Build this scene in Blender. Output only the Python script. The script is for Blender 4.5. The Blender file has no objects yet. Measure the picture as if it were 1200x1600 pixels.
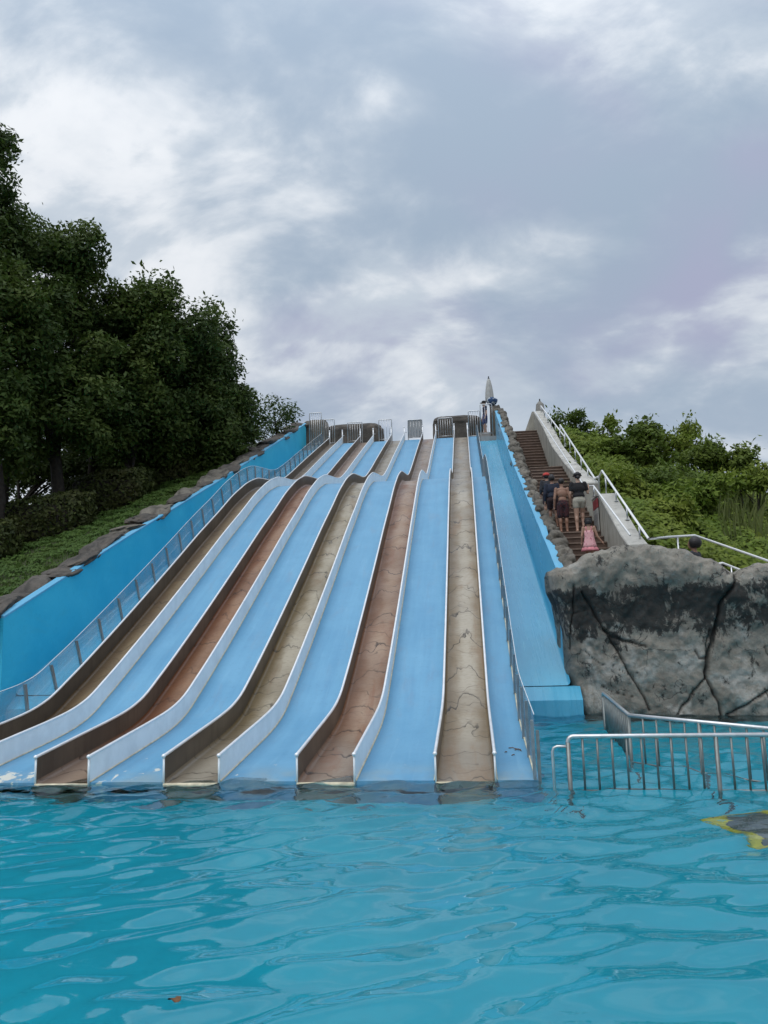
import bpy, bmesh, math, random
import numpy as np
from mathutils import Vector, Matrix, noise

R_ = math.radians
scene = bpy.context.scene
col = scene.collection
rng = np.random.default_rng(7)
random.seed(7)

# ------------------------------------------------------------------ camera
CAM_H = 1.833
AX_R = Vector((0.99325324, 0.11261101, -0.02769047))
AX_U = Vector((0.0429833, -0.135732, 0.98981274))
AX_F = Vector((-0.10770533, 0.98432494, 0.13965665))
cam_d = bpy.data.cameras.new("camera")
cam = bpy.data.objects.new("camera", cam_d)
col.objects.link(cam)
cam_d.sensor_fit = 'HORIZONTAL'; cam_d.sensor_width = 36.0; cam_d.lens = 36.0
cam_d.clip_start = 0.05; cam_d.clip_end = 5000
M3 = Matrix((AX_R, AX_U, -AX_F)).transposed()
cam.matrix_world = Matrix.Translation((0, 0, CAM_H)) @ M3.to_4x4()
scene.camera = cam

# ------------------------------------------------------------------ world, sun, exposure
SUN_EL, SUN_AZ = R_(64), R_(-150)          # azimuth measured from +Y towards +X
world = bpy.data.worlds.new("World"); scene.world = world
world.use_nodes = True
wn, wl = world.node_tree.nodes, world.node_tree.links
wn.clear()
def W(t, **kw):
    n = wn.new(t)
    for k, v in kw.items(): setattr(n, k, v)
    return n
def wmath(op, a, b=None, c=None):
    n = W('ShaderNodeMath', operation=op)
    for i, v in enumerate((a, b, c)):
        if v is None: continue
        if isinstance(v, (int, float)): n.inputs[i].default_value = v
        else: wl.new(v, n.inputs[i])
    return n.outputs[0]
def wmix(fac, a, b):
    n = W('ShaderNodeMix', data_type='RGBA')
    if isinstance(fac, (int, float)): n.inputs[0].default_value = fac
    else: wl.new(fac, n.inputs[0])
    for i, v in ((6, a), (7, b)):
        if isinstance(v, tuple): n.inputs[i].default_value = v
        else: wl.new(v, n.inputs[i])
    return n.outputs[2]
def wramp(fac, p0, p1):
    n = W('ShaderNodeMapRange', interpolation_type='SMOOTHSTEP')
    wl.new(fac, n.inputs[0]); n.inputs[1].default_value = p0; n.inputs[2].default_value = p1
    return n.outputs[0]
sky = W('ShaderNodeTexSky', sky_type='NISHITA', sun_disc=False)
sky.sun_elevation = SUN_EL; sky.sun_rotation = SUN_AZ
geo = W('ShaderNodeNewGeometry')
tc = W('ShaderNodeTexCoord')
sep = W('ShaderNodeSeparateXYZ'); wl.new(tc.outputs['Generated'], sep.inputs[0])
zc = wmath('MAXIMUM', sep.outputs[2], 0.0)
den = wmath('ADD', zc, 0.5)
px = wmath('DIVIDE', sep.outputs[0], den); py = wmath('DIVIDE', sep.outputs[1], den)
cmb = W('ShaderNodeCombineXYZ'); wl.new(px, cmb.inputs[0]); wl.new(py, cmb.inputs[1])
def wnoise(scale, detail, rough, dist, loc, sc, rot=0):
    mp = W('ShaderNodeMapping'); wl.new(cmb.outputs[0], mp.inputs[0])
    mp.inputs['Location'].default_value = loc; mp.inputs['Scale'].default_value = sc
    mp.inputs['Rotation'].default_value = (0, 0, rot)
    n = W('ShaderNodeTexNoise'); wl.new(mp.outputs[0], n.inputs[0])
    n.inputs['Scale'].default_value = scale; n.inputs['Detail'].default_value = detail
    n.inputs['Roughness'].default_value = rough; n.inputs['Distortion'].default_value = dist
    return n.outputs[0]
n_big = wnoise(1.75, 5, .54, .25, (4.1, 2.2, 0), (1, 1.35, 1), .5)
n_mid = wnoise(4.4, 9, .58, .3, (7.7, 2.2, 0), (1, 1.5, 1), .75)
n_rdg = wnoise(2.8, 7, .54, .5, (5.3, 8.1, 0), (1, 1.7, 1), .65)
n_hue = wnoise(1.7, 3, .5, .3, (1.2, 9.4, 0), (1, 1.3, 1), .3)
ridge = wmath('SUBTRACT', 1.0, wmath('MULTIPLY', wmath('ABSOLUTE', wmath('SUBTRACT', n_rdg, .5)), 5.0))   # thin lit seams
cl = wmath('ADD', wmath('MULTIPLY', n_big, .6), wmath('MULTIPLY', n_mid, .4))
t_b = wramp(cl, .415, .585)                                    # grey base -> light cloud
t_h = wmath('MULTIPLY', wramp(cl, .47, .62), wramp(wmath('ADD', ridge, wmath('MULTIPLY', n_mid, .6)), .75, 1.2))
grey = wmix(wramp(n_hue, .42, .60), (.365, .455, .57, 1), (.41, .43, .585, 1))
cloud = wmix(t_b, grey, (.575, .645, .725, 1))
cloud = wmix(t_h, cloud, (.85, .88, .92, 1))
hor = wramp(sep.outputs[2], .02, .38)
cloud = wmix(hor, wmix(.62, cloud, (.50, .575, .685, 1)), cloud)
skys = W('ShaderNodeVectorMath', operation='SCALE'); wl.new(sky.outputs[0], skys.inputs[0]); skys.inputs['Scale'].default_value = .05
final = wmix(.93, skys.outputs[0], cloud)
lum = wmath('ADD', 1.0, wmath('MULTIPLY', wmath('POWER', zc, 4.0), 1.3))   # an overcast sky is brightest overhead
bg = W('ShaderNodeBackground'); wl.new(final, bg.inputs[0]); wl.new(lum, bg.inputs[1])
wo = W('ShaderNodeOutputWorld'); wl.new(bg.outputs[0], wo.inputs[0])

sun_d = bpy.data.lights.new("sun", 'SUN'); sun_d.energy = 1.5; sun_d.angle = R_(60); sun_d.color = (1.0, .97, .92)
sun = bpy.data.objects.new("sun", sun_d); col.objects.link(sun)
sd = Vector((math.sin(SUN_AZ)*math.cos(SUN_EL), math.cos(SUN_AZ)*math.cos(SUN_EL), math.sin(SUN_EL)))
sun.rotation_euler = sd.to_track_quat('Z', 'Y').to_euler(); sun.location = (0, 20, 40)

vs = scene.view_settings
vs.view_transform = 'Standard'; vs.look = 'None'; vs.exposure = 0.0; vs.gamma = 1.0; vs.use_curve_mapping = False
scene.render.engine = 'CYCLES'
cy = scene.cycles
cy.max_bounces = 8; cy.diffuse_bounces = 3; cy.glossy_bounces = 4; cy.transmission_bounces = 6; cy.transparent_max_bounces = 12
cy.use_denoising = True
try: cy.denoiser = 'OPENIMAGEDENOISE'
except Exception: pass

# ------------------------------------------------------------------ helpers
def at(x, y, Y):
    """photo pixel (1200x1600) at distance Y in front of the camera -> world point"""
    d = AX_F*1200 + AX_R*(x-600) + AX_U*(800-y)
    return Vector((d.x/d.y*Y, Y, CAM_H + d.z/d.y*Y))

class MB:
    def __init__(s): s.v = []; s.f = []
    def add(s, vs_, fs):
        o = len(s.v); s.v += [tuple(p) for p in vs_]; s.f += [tuple(i+o for i in f) for f in fs]; return s
    def box(s, a, b):
        (x0, y0, z0), (x1, y1, z1) = a, b
        return s.add([(x0,y0,z0),(x1,y0,z0),(x1,y1,z0),(x0,y1,z0),(x0,y0,z1),(x1,y0,z1),(x1,y1,z1),(x0,y1,z1)],
                     [(0,3,2,1),(4,5,6,7),(0,1,5,4),(1,2,6,5),(2,3,7,6),(3,0,4,7)])
    def tube(s, pts, r, n=8, cap=True):
        pts = [Vector(p) for p in pts]; m = len(pts)
        rs = r if isinstance(r, (list, tuple)) else [r]*m
        vs_, fs = [], []
        prev = None
        for i, p in enumerate(pts):
            t = (pts[min(i+1, m-1)] - pts[max(i-1, 0)])
            if t.length < 1e-9: t = Vector((0, 0, 1))
            t.normalize()
            if prev is None:
                a = Vector((0, 0, 1)) if abs(t.z) < .9 else Vector((1, 0, 0))
                u = t.cross(a).normalized()
            else:
                u = (prev - t*prev.dot(t))
                u = u.normalized() if u.length > 1e-6 else t.orthogonal().normalized()
            prev = u
            w = t.cross(u)
            for k in range(n):
                an = 2*math.pi*k/n
                vs_.append(p + (u*math.cos(an) + w*math.sin(an))*rs[i])
        for i in range(m-1):
            for k in range(n):
                k2 = (k+1) % n
                fs.append((i*n+k, i*n+k2, (i+1)*n+k2, (i+1)*n+k))
        if cap:
            fs.append(tuple(range(n))[::-1]); fs.append(tuple((m-1)*n+k for k in range(n)))
        return s.add(vs_, fs)
    def sweep(s, sections, closed=False, caps=False):
        n = len(sections[0]); vs_ = [p for sec in sections for p in sec]; fs = []
        for i in range(len(sections)-1):
            for k in range(n if closed else n-1):
                k2 = (k+1) % n
                fs.append((i*n+k, i*n+k2, (i+1)*n+k2, (i+1)*n+k))
        if caps:
            fs.append(tuple(range(n))[::-1]); m = len(sections)-1
            fs.append(tuple(m*n+k for k in range(n)))
        return s.add(vs_, fs)
    def lathe(s, c, prof, n=16, lobes=0, amp=0):
        vs_ = []
        for r, z in prof:
            for k in range(n):
                an = 2*math.pi*k/n; rr = r*(1+amp*math.cos(lobes*an))
                vs_.append((c[0]+rr*math.cos(an), c[1]+rr*math.sin(an), c[2]+z))
        fs = []
        for i in range(len(prof)-1):
            for k in range(n):
                k2 = (k+1) % n; fs.append((i*n+k, i*n+k2, (i+1)*n+k2, (i+1)*n+k))
        fs.append(tuple(range(n))[::-1]); fs.append(tuple((len(prof)-1)*n+k for k in range(n)))
        return s.add(vs_, fs)
    def build(s, name, mat, parent=None, smooth=False, bevel=0):
        me = bpy.data.meshes.new(name)
        off = parent_loc(parent)
        me.from_pydata([(p[0]-off[0], p[1]-off[1], p[2]-off[2]) for p in s.v], [], s.f)
        bm = bmesh.new(); bm.from_mesh(me); bmesh.ops.recalc_face_normals(bm, faces=bm.faces)
        if bevel:
            bmesh.ops.bevel(bm, geom=list(bm.edges), offset=bevel, segments=2, affect='EDGES', clamp_overlap=True)
        bm.to_mesh(me); bm.free()
        if mat: me.materials.append(mat)
        if smooth:
            me.polygons.foreach_set('use_smooth', [True]*len(me.polygons))
            if smooth != True: me.set_sharp_from_angle(angle=R_(smooth))
        o = bpy.data.objects.new(name, me); col.objects.link(o)
        if parent: o.parent = parent
        return o

def parent_loc(p):
    v = Vector((0, 0, 0))
    while p is not None:
        v += p.location; p = p.parent
    return v

def tag(o, label=None, cat=None, group=None, kind=None):
    if label: o['label'] = label
    if cat: o['category'] = cat
    if group: o['group'] = group
    if kind: o['kind'] = kind
    return o
def thing(name, loc, label, cat, group=None):
    o = bpy.data.objects.new(name, None); o.empty_display_size = .2; o.location = loc; col.objects.link(o)
    return tag(o, label, cat, group)
def share(name, me, parent, loc, rot=(0, 0, 0), sc=(1, 1, 1)):
    o = bpy.data.objects.new(name, me); col.objects.link(o)
    if parent:
        o.parent = parent; loc = Vector(loc) - parent_loc(parent)
    o.location = loc; o.rotation_euler = rot; o.scale = sc
    return o
def mesh_of(mb, name, mat, smooth=False, bevel=0):
    o = mb.build(name, mat, None, smooth, bevel); me = o.data; bpy.data.objects.remove(o); return me

def interp(x, pts):
    """monotone cubic through pts"""
    n = len(pts)
    if x <= pts[0][0]: return pts[0][1]
    if x >= pts[-1][0]: return pts[-1][1]
    for i in range(n-1):
        if x <= pts[i+1][0]: break
    def d(k): return (pts[k+1][1]-pts[k][1])/(pts[k+1][0]-pts[k][0])
    def m(k):
        if k == 0: return d(0)
        if k == n-1: return d(n-2)
        a, b = d(k-1), d(k)
        return 0 if a*b <= 0 else 2*a*b/(a+b)
    x0, y0 = pts[i]; x1, y1 = pts[i+1]; h = x1-x0; t = (x-x0)/h
    return ((2*t**3-3*t*t+1)*y0 + (t**3-2*t*t+t)*h*m(i) + (-2*t**3+3*t*t)*y1 + (t**3-t*t)*h*m(i+1))
def lin(x, pts):
    return float(np.interp(x, [p[0] for p in pts], [p[1] for p in pts]))
def fbm(p, octs=4, lac=2.1, gain=.5):
    a, s_, f = 1, 0, 1
    for _ in range(octs):
        s_ += a*noise.noise(p*f); a *= gain; f *= lac
    return s_

# ------------------------------------------------------------------ materials
class NT:
    def __init__(s, name):
        s.m = bpy.data.materials.new(name); s.m.use_nodes = True
        s.n = s.m.node_tree.nodes; s.l = s.m.node_tree.links; s.n.clear()
        s.out = s.n.new('ShaderNodeOutputMaterial')
        s.geo = s.n.new('ShaderNodeNewGeometry'); s.tc = s.n.new('ShaderNodeTexCoord')
    def put(s, sock, v):
        if v is None: return
        if hasattr(v, 'is_output'): s.l.new(v, sock)
        elif isinstance(v, tuple) and len(v) == 3 and sock.type == 'RGBA': sock.default_value = (*v, 1)
        else: sock.default_value = v
    def math(s, op, a, b=None, c=None, clamp=False):
        n = s.n.new('ShaderNodeMath'); n.operation = op; n.use_clamp = clamp
        for i, v in enumerate((a, b, c)): s.put(n.inputs[i], v)
        return n.outputs[0]
    def noise(s, scale, detail=4, rough=.5, dist=0, vec=None, sc=(1, 1, 1), loc=(0, 0, 0), rot=(0, 0, 0), obj=False):
        mp = s.n.new('ShaderNodeMapping'); s.l.new(vec or (s.tc.outputs['Object'] if obj else s.geo.outputs['Position']), mp.inputs[0])
        mp.inputs['Scale'].default_value = sc; mp.inputs['Location'].default_value = loc; mp.inputs['Rotation'].default_value = rot
        n = s.n.new('ShaderNodeTexNoise'); s.l.new(mp.outputs[0], n.inputs[0])
        n.inputs['Scale'].default_value = scale; n.inputs['Detail'].default_value = detail
        n.inputs['Roughness'].default_value = rough; n.inputs['Distortion'].default_value = dist
        return n.outputs[0]
    def map(s, v, a, b, c=0., d=1., smooth=True):
        n = s.n.new('ShaderNodeMapRange')
        if smooth: n.interpolation_type = 'SMOOTHSTEP'
        s.put(n.inputs[0], v)
        for i, k in enumerate((a, b, c, d)): s.put(n.inputs[i+1], k)
        return n.outputs[0]
    def mix(s, f, a, b, blend='MIX'):
        n = s.n.new('ShaderNodeMix'); n.data_type = 'RGBA'; n.blend_type = blend
        s.put(n.inputs[0], f); s.put(n.inputs[6], a); s.put(n.inputs[7], b); return n.outputs[2]
    def sep(s, v=None):
        n = s.n.new('ShaderNodeSeparateXYZ'); s.l.new(v or s.geo.outputs['Position'], n.inputs[0]); return n.outputs
    def comb(s, x, y, z):
        n = s.n.new('ShaderNodeCombineXYZ')
        for i, v in enumerate((x, y, z)): s.put(n.inputs[i], v)
        return n.outputs[0]
    def bump(s, h, strength=.3, dist=.02, nrm=None):
        n = s.n.new('ShaderNodeBump'); s.put(n.inputs['Height'], h)
        n.inputs['Strength'].default_value = strength; n.inputs['Distance'].default_value = dist
        if nrm is not None: s.l.new(nrm, n.inputs['Normal'])
        return n.outputs[0]
    def attr(s, name):
        n = s.n.new('ShaderNodeAttribute'); n.attribute_name = name; return n.outputs
    def princ(s, color, rough=.5, metal=0., nrm=None, coat=0., spec=.5, **kw):
        b = s.n.new('ShaderNodeBsdfPrincipled')
        s.put(b.inputs['Base Color'], color); s.put(b.inputs['Roughness'], rough); s.put(b.inputs['Metallic'], metal)
        s.put(b.inputs['Specular IOR Level'], spec)
        if nrm is not None: s.l.new(nrm, b.inputs['Normal'])
        if coat: s.put(b.inputs['Coat Weight'], coat); b.inputs['Coat Roughness'].default_value = .12
        for k, v in kw.items(): s.put(b.inputs[k], v)
        s.l.new(b.outputs[0], s.out.inputs[0]); return b

def simple(name, c, rough=.5, metal=0., var=.18, scale=6., bump=.15, bscale=40., obj=False, coat=0.):
    t = NT(name)
    n1 = t.noise(scale, 5, .6, obj=obj); n2 = t.noise(bscale, 3, .5, obj=obj)
    f = t.map(n1, .3, .7)
    dk = tuple(x*(1-var) for x in c); lt = tuple(min(1, x*(1+var)) for x in c)
    t.princ(t.mix(f, dk, lt), t.math('ADD', rough-.06, t.math('MULTIPLY', n1, .12)), metal, t.bump(n2, bump, .01), coat)
    return t.m

def paint_blue(name, c, c2, rough=.42, wear=0., wet=0.):
    """sun-bleached pool paint: long faint runs down the slope, blotches, worn specks"""
    t = NT(name)
    p = t.sep()
    blot = t.noise(.9, 5, .6, .4); runs = t.noise(1.0, 6, .62, .2, sc=(7, .35, .5)); fine = t.noise(16, 4, .65)
    f = t.math('ADD', t.math('MULTIPLY', t.map(blot, .3, .7), .5), t.math('MULTIPLY', t.map(runs, .3, .7), .5))
    cc = t.mix(f, c, c2)
    cc = t.mix(t.math('MULTIPLY', t.map(fine, .52, .75), .18), cc, tuple(x*.6 for x in c))
    scum = t.math('MULTIPLY', t.map(t.noise(1.7, 7, .68, .5, sc=(2.2, .5, 1), loc=(5, 3, 1)), .52, .72), .30)
    cc = t.mix(scum, cc, (c[0]*1.5+.05, c[1]*.95, c[2]*.80))
    bleach = t.math('MULTIPLY', t.map(t.noise(2.6, 6, .65, .2, sc=(5, .3, .6), loc=(1, 8, 1)), .55, .75), .28)
    cc = t.mix(bleach, cc, (c2[0]*1.7, c2[1]*1.3, c2[2]*1.15))
    if wear:
        # flaking near the water line on the lowest metre and a half, most on the left
        low = t.map(p[1], 9.1, 10.6, 1., 0.)
        lft = t.map(p[0], -1.5, -6.0, .05, 1.)
        fl = t.noise(4.2, 7, .66, .3, sc=(1, .55, 1))
        m = t.math('GREATER_THAN', t.math('ADD', fl, t.math('MULTIPLY', t.math('MULTIPLY', low, lft), .15)), .685)
        cc = t.mix(t.math('MULTIPLY', m, t.map(p[1], 9.0, 11.5, 1., 0.)), cc, (.66, .66, .58))
        silt = t.math('MULTIPLY', t.map(p[1], 9.0, 9.9, 1., 0.), t.map(t.noise(1.4, 4, .6), .4, .7))
        cc = t.mix(t.math('MULTIPLY', silt, .42), cc, (.36, .36, .26))
    rg = t.math('ADD', rough-.12, t.math('MULTIPLY', runs, .24))
    t.princ(cc, rg, 0, t.bump(t.math('ADD', fine, t.math('MULTIPLY', runs, .6)), .10, .008), coat=wet)
    return t.m

def lane_mat(name, mid, edge, x0, x1, seed, lines=1.0):
    """stained wet slide bed: rust-brown edges, paler middle, thin irregular wave fronts crossing it"""
    t = NT(name)
    p = t.sep()
    u = t.map(p[0], x0, x1, 0., 1., smooth=False)
    mp = t.noise(2.2, 5, .6, .2, sc=(1, .5, 1), loc=(seed, seed*2, 0))
    grain = t.noise(30, 3, .6, 0, sc=(.35, 1, 1), loc=(seed, 0, 0))
    e = t.math('ABSOLUTE', t.math('SUBTRACT', u, .55))
    e = t.map(t.math('ADD', e, t.math('MULTIPLY', t.math('SUBTRACT', mp, .5), .5)), .05, .42)
    cc = t.mix(e, mid, edge)  # brown edge stain; the grey-beige middle has wet sheen painted into its colour
    cc = t.mix(t.math('MULTIPLY', t.map(t.noise(.55, 3, .5, loc=(seed*3, 1, 2)), .4, .65), .45), cc, tuple(x*.62 for x in edge))
    cc = t.mix(t.math('MULTIPLY', t.map(grain, .45, .8), .4), cc, tuple(x*.55 for x in edge))
    wash = t.math('MAXIMUM', t.map(p[1], 12.2, 9.6), t.map(p[1], 22.5, 26.))        # silted foot and the flat ledge, where stains wash out to grey
    cc = t.mix(t.math('MULTIPLY', wash, .55), cc, (.25, .22, .178))
    rust = t.map(t.noise(.8, 6, .66, .6, sc=(2.6, .5, .5), loc=(seed*2, 5, 3)), .50, .68)
    cc = t.mix(t.math('MULTIPLY', rust, .55), cc, (edge[0]*1.0, edge[1]*.82, edge[2]*.7))
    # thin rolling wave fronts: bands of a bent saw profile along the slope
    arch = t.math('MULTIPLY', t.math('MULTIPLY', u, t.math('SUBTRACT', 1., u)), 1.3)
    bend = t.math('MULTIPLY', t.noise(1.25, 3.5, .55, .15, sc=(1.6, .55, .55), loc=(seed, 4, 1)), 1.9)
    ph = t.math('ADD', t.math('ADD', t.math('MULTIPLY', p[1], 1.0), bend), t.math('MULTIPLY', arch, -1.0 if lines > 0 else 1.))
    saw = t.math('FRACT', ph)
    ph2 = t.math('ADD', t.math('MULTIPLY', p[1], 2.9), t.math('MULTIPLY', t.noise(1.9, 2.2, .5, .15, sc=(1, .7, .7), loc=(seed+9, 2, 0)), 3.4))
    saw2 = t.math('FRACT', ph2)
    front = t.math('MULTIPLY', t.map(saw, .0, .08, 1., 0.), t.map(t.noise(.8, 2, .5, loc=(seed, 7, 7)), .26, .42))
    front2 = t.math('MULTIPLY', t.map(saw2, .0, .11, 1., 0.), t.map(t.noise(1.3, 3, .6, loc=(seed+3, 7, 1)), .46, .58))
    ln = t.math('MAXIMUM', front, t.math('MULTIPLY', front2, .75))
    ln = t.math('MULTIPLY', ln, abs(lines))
    cc = t.mix(t.math('MULTIPLY', ln, t.map(t.noise(3.5, 3, .6, loc=(seed, 1, 9)), .3, .62, .45, 1.)), cc, tuple(x*.13 for x in edge))  # dark reflection off the steep wave fronts, painted into the bed colour
    hgt = t.math('ADD', t.math('MULTIPLY', saw, -.7), t.math('ADD', t.math('MULTIPLY', saw2, -.25), t.math('MULTIPLY', grain, .22)))
    wetness = t.map(mp, .35, .7, .28, .5)
    t.princ(cc, wetness, 0, t.bump(hgt, .5, .015), coat=.06, spec=.35)
    return t.m

m_strip = paint_blue('strip_paint', (.088, .275, .45), (.140, .355, .53), .46, wear=1.)
m_chute = paint_blue('chute_paint', (.07, .37, .56), (.125, .46, .65), .28, wet=.25)
m_wallb = paint_blue('wall_paint', (.022, .46, .68), (.06, .56, .76), .55)
m_cap = paint_blue('wall_cap_paint', (.09, .37, .58), (.14, .43, .64), .5)
m_pale = simple('pale_side_paint', (.80, .835, .84), .38, 0, .07, 3, .06)
def steel_stain():
    t = NT('stained_steel_side')
    runs = t.noise(2., 6, .62, .2, sc=(1, 5, .6)); blot = t.noise(1.1, 4, .6)
    c = t.mix(t.map(blot, .3, .7), (.105, .092, .078), (.17, .145, .115))
    c = t.mix(t.math('MULTIPLY', t.map(runs, .45, .75), .5), c, (.075, .06, .045))
    t.princ(c, .4, .35, t.bump(runs, .08, .01)); return t.m
m_steel_in = steel_stain()
m_cappipe = simple('rail_cap_steel', (.84, .86, .87), .3, .25, .06, 5, .04)
m_steel = simple('brushed_steel', (.55, .56, .56), .30, .9, .12, 8, .06)
m_steel_dk = simple('weathered_steel', (.30, .31, .31), .42, .8, .2, 6, .08)
m_post = simple('fence_post_steel', (.34, .36, .38), .4, .7, .12, 9, .06)
m_white = simple('white_railing_paint', (.78, .79, .78), .35, .1, .05, 8, .05)
m_seal = simple('sealant', (.62, .56, .40), .7, 0, .2, 12, .2)
m_conc = None
def concrete(name, c=(.42, .40, .35), stain=(.10, .095, .08)):
    t = NT(name)
    a = t.noise(1.6, 6, .62, .3); f = t.noise(26, 5, .65); dr = t.noise(1.8, 5, .6, .2, sc=(3, 3, .4))
    cc = t.mix(t.map(a, .3, .7), tuple(x*.8 for x in c), tuple(x*1.15 for x in c))
    cc = t.mix(t.math('MULTIPLY', t.map(dr, .5, .72), .55), cc, stain)
    cc = t.mix(t.math('MULTIPLY', t.map(f, .55, .75), .3), cc, tuple(x*.55 for x in c))
    t.princ(cc, .85, 0, t.bump(f, .3, .01)); return t.m
m_conc = concrete('parapet_concrete', (.36, .345, .295))
m_conc_top = concrete('parapet_top', (.47, .46, .415), (.22, .21, .18))
m_deck = concrete('deck_concrete', (.36, .35, .33))

def rock_mat(name, base=(.25, .235, .198), stain=True, bandz=None):
    t = NT(name)
    p = t.sep()
    dirt = t.attr('dirt')[2]
    a = t.noise(1.3, 6, .6, .4); b = t.noise(5, 7, .66, .3); f = t.noise(30, 6, .74)
    cc = t.mix(t.map(a, .3, .7), tuple(x*.72 for x in base), tuple(x*1.25 for x in base))
    cc = t.mix(t.math('MULTIPLY', t.map(b, .45, .7), .5), cc, (base[0]*.55, base[1]*.53, base[2]*.5))
    warm = t.map(t.noise(1.9, 4, .6, loc=(4, 4, 4)), .5, .72)
    cc = t.mix(t.math('MULTIPLY', warm, .22), cc, (.27, .21, .155))
    cc = t.mix(t.math('MULTIPLY', t.map(f, .5, .72), .45), cc, tuple(x*.35 for x in base))
    if stain:
        # black mould: runs hanging below the overhang, blotches elsewhere
        st = t.noise(2.4, 10, .76, .35, sc=(1.5, 1, .85)); st2 = t.noise(1.1, 4, .6, .3, loc=(3, 0, 1))
        band = t.math('MULTIPLY', t.map(p[2], 1.15, 1.75), t.map(p[2], 2.45, 2.2, 0., 1.))
        lift = t.math('ADD', t.math('MULTIPLY', band, .17), t.math('MULTIPLY', t.math('SUBTRACT', st2, .5), .35))
        m = t.map(t.math('ADD', st, lift), .565, .635)
        cc = t.mix(t.math('MULTIPLY', m, .92), cc, (.022, .023, .022))
        vo = t.n.new('ShaderNodeTexVoronoi'); vo.feature = 'DISTANCE_TO_EDGE'; vo.inputs['Scale'].default_value = 1.35
        wv = t.n.new('ShaderNodeVectorMath'); wv.operation = 'ADD'; t.l.new(t.geo.outputs['Position'], wv.inputs[0])
        nv = t.n.new('ShaderNodeTexNoise'); nv.inputs['Scale'].default_value = 2.6; nv.inputs['Detail'].default_value = 6; t.l.new(t.geo.outputs['Position'], nv.inputs[0])
        sv = t.n.new('ShaderNodeVectorMath'); sv.operation = 'SCALE'; sv.inputs['Scale'].default_value = .75; t.l.new(nv.outputs['Color'], sv.inputs[0]); t.l.new(sv.outputs[0], wv.inputs[1])
        t.l.new(wv.outputs[0], vo.inputs['Vector'])
        hair = t.math('MULTIPLY', t.map(vo.outputs[0], .0, .022, 1., 0.), t.map(t.noise(1.2, 3, .6, loc=(2, 6, 1)), .46, .56))
        cc = t.mix(t.math('MULTIPLY', hair, .85), cc, (.02, .02, .019))
        pale = t.map(t.math('ADD', t.noise(1.7, 6, .65, .3, loc=(8, 1, 3)), t.math('MULTIPLY', t.map(p[2], 2.2, .4), .08)), .54, .70)
        cc = t.mix(t.math('MULTIPLY', pale, t.math('MULTIPLY', t.math('SUBTRACT', 1., m), .6)), cc, (.47, .46, .42))
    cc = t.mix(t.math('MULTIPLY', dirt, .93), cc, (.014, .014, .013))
    t.princ(cc, .88, 0, t.bump(t.math('ADD', t.math('MULTIPLY', f, .5), b), .9, .05)); return t.m
m_rock = rock_mat('faux_rock')
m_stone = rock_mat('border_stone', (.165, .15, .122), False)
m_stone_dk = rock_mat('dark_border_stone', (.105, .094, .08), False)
m_step = simple('step_brown', (.098, .062, .045), .75, 0, .25, 5, .3, 30)
m_nose = simple('step_nosing', (.21, .155, .12), .7, 0, .2, 9, .2, 30)

def foliage(name, c1, c2, c3, trans=.25, hue=.0):
    t = NT(name)
    a = t.attr('tint')[2]
    big = t.noise(.55, 3, .55)
    c = t.mix(a, c1, c2)
    c = t.mix(t.math('MULTIPLY', t.map(big, .42, .68), .7), c, c3)
    d = t.n.new('ShaderNodeBsdfPrincipled'); t.put(d.inputs['Base Color'], c); d.inputs['Roughness'].default_value = .62; d.inputs['Specular IOR Level'].default_value = .22
    tr = t.n.new('ShaderNodeBsdfTranslucent'); t.put(tr.inputs[0], t.mix(.5, c, (.10, .16, .02)))
    mx = t.n.new('ShaderNodeMixShader'); mx.inputs[0].default_value = trans
    t.l.new(d.outputs[0], mx.inputs[1]); t.l.new(tr.outputs[0], mx.inputs[2]); t.l.new(mx.outputs[0], t.out.inputs[0])
    return t.m
m_leaf = foliage('tree_leaves', (.024, .046, .012), (.082, .130, .027), (.105, .142, .027), .2)
m_leaf2 = foliage('far_tree_leaves', (.027, .050, .013), (.080, .122, .026), (.10, .134, .027), .2)
m_hedge = foliage('hedge_leaves', (.028, .040, .012), (.070, .088, .02), (.062, .058, .018), .12)
m_bush = foliage('bush_leaves', (.075, .13, .016), (.185, .255, .032), (.215, .25, .038), .34)
m_bush_d = foliage('dark_bush_leaves', (.055, .095, .016), (.125, .18, .03), (.14, .185, .028), .3)
m_grass = foliage('grass_blades', (.04, .09, .016), (.09, .155, .03), (.075, .12, .022), .25)
m_reed = foliage('tall_grass_blades', (.10, .14, .035), (.19, .21, .08), (.15, .18, .05), .25)
m_flower = foliage('pinkish_flower', (.25, .13, .13), (.36, .22, .20), (.3, .16, .15), .2)
m_bark = simple('bark', (.040, .032, .026), .9, 0, .35, 9, .6, 25)
def soil():
    t = NT('hill_soil')
    a = t.noise(1.2, 6, .65); b = t.noise(14, 5, .65)
    c = t.mix(t.map(a, .35, .65), (.030, .040, .014), (.050, .062, .02))
    c = t.mix(t.map(b, .5, .7), c, (.04, .032, .02)); t.princ(c, .95, 0, t.bump(b, .6, .05)); return t.m
m_soil = soil()

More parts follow.
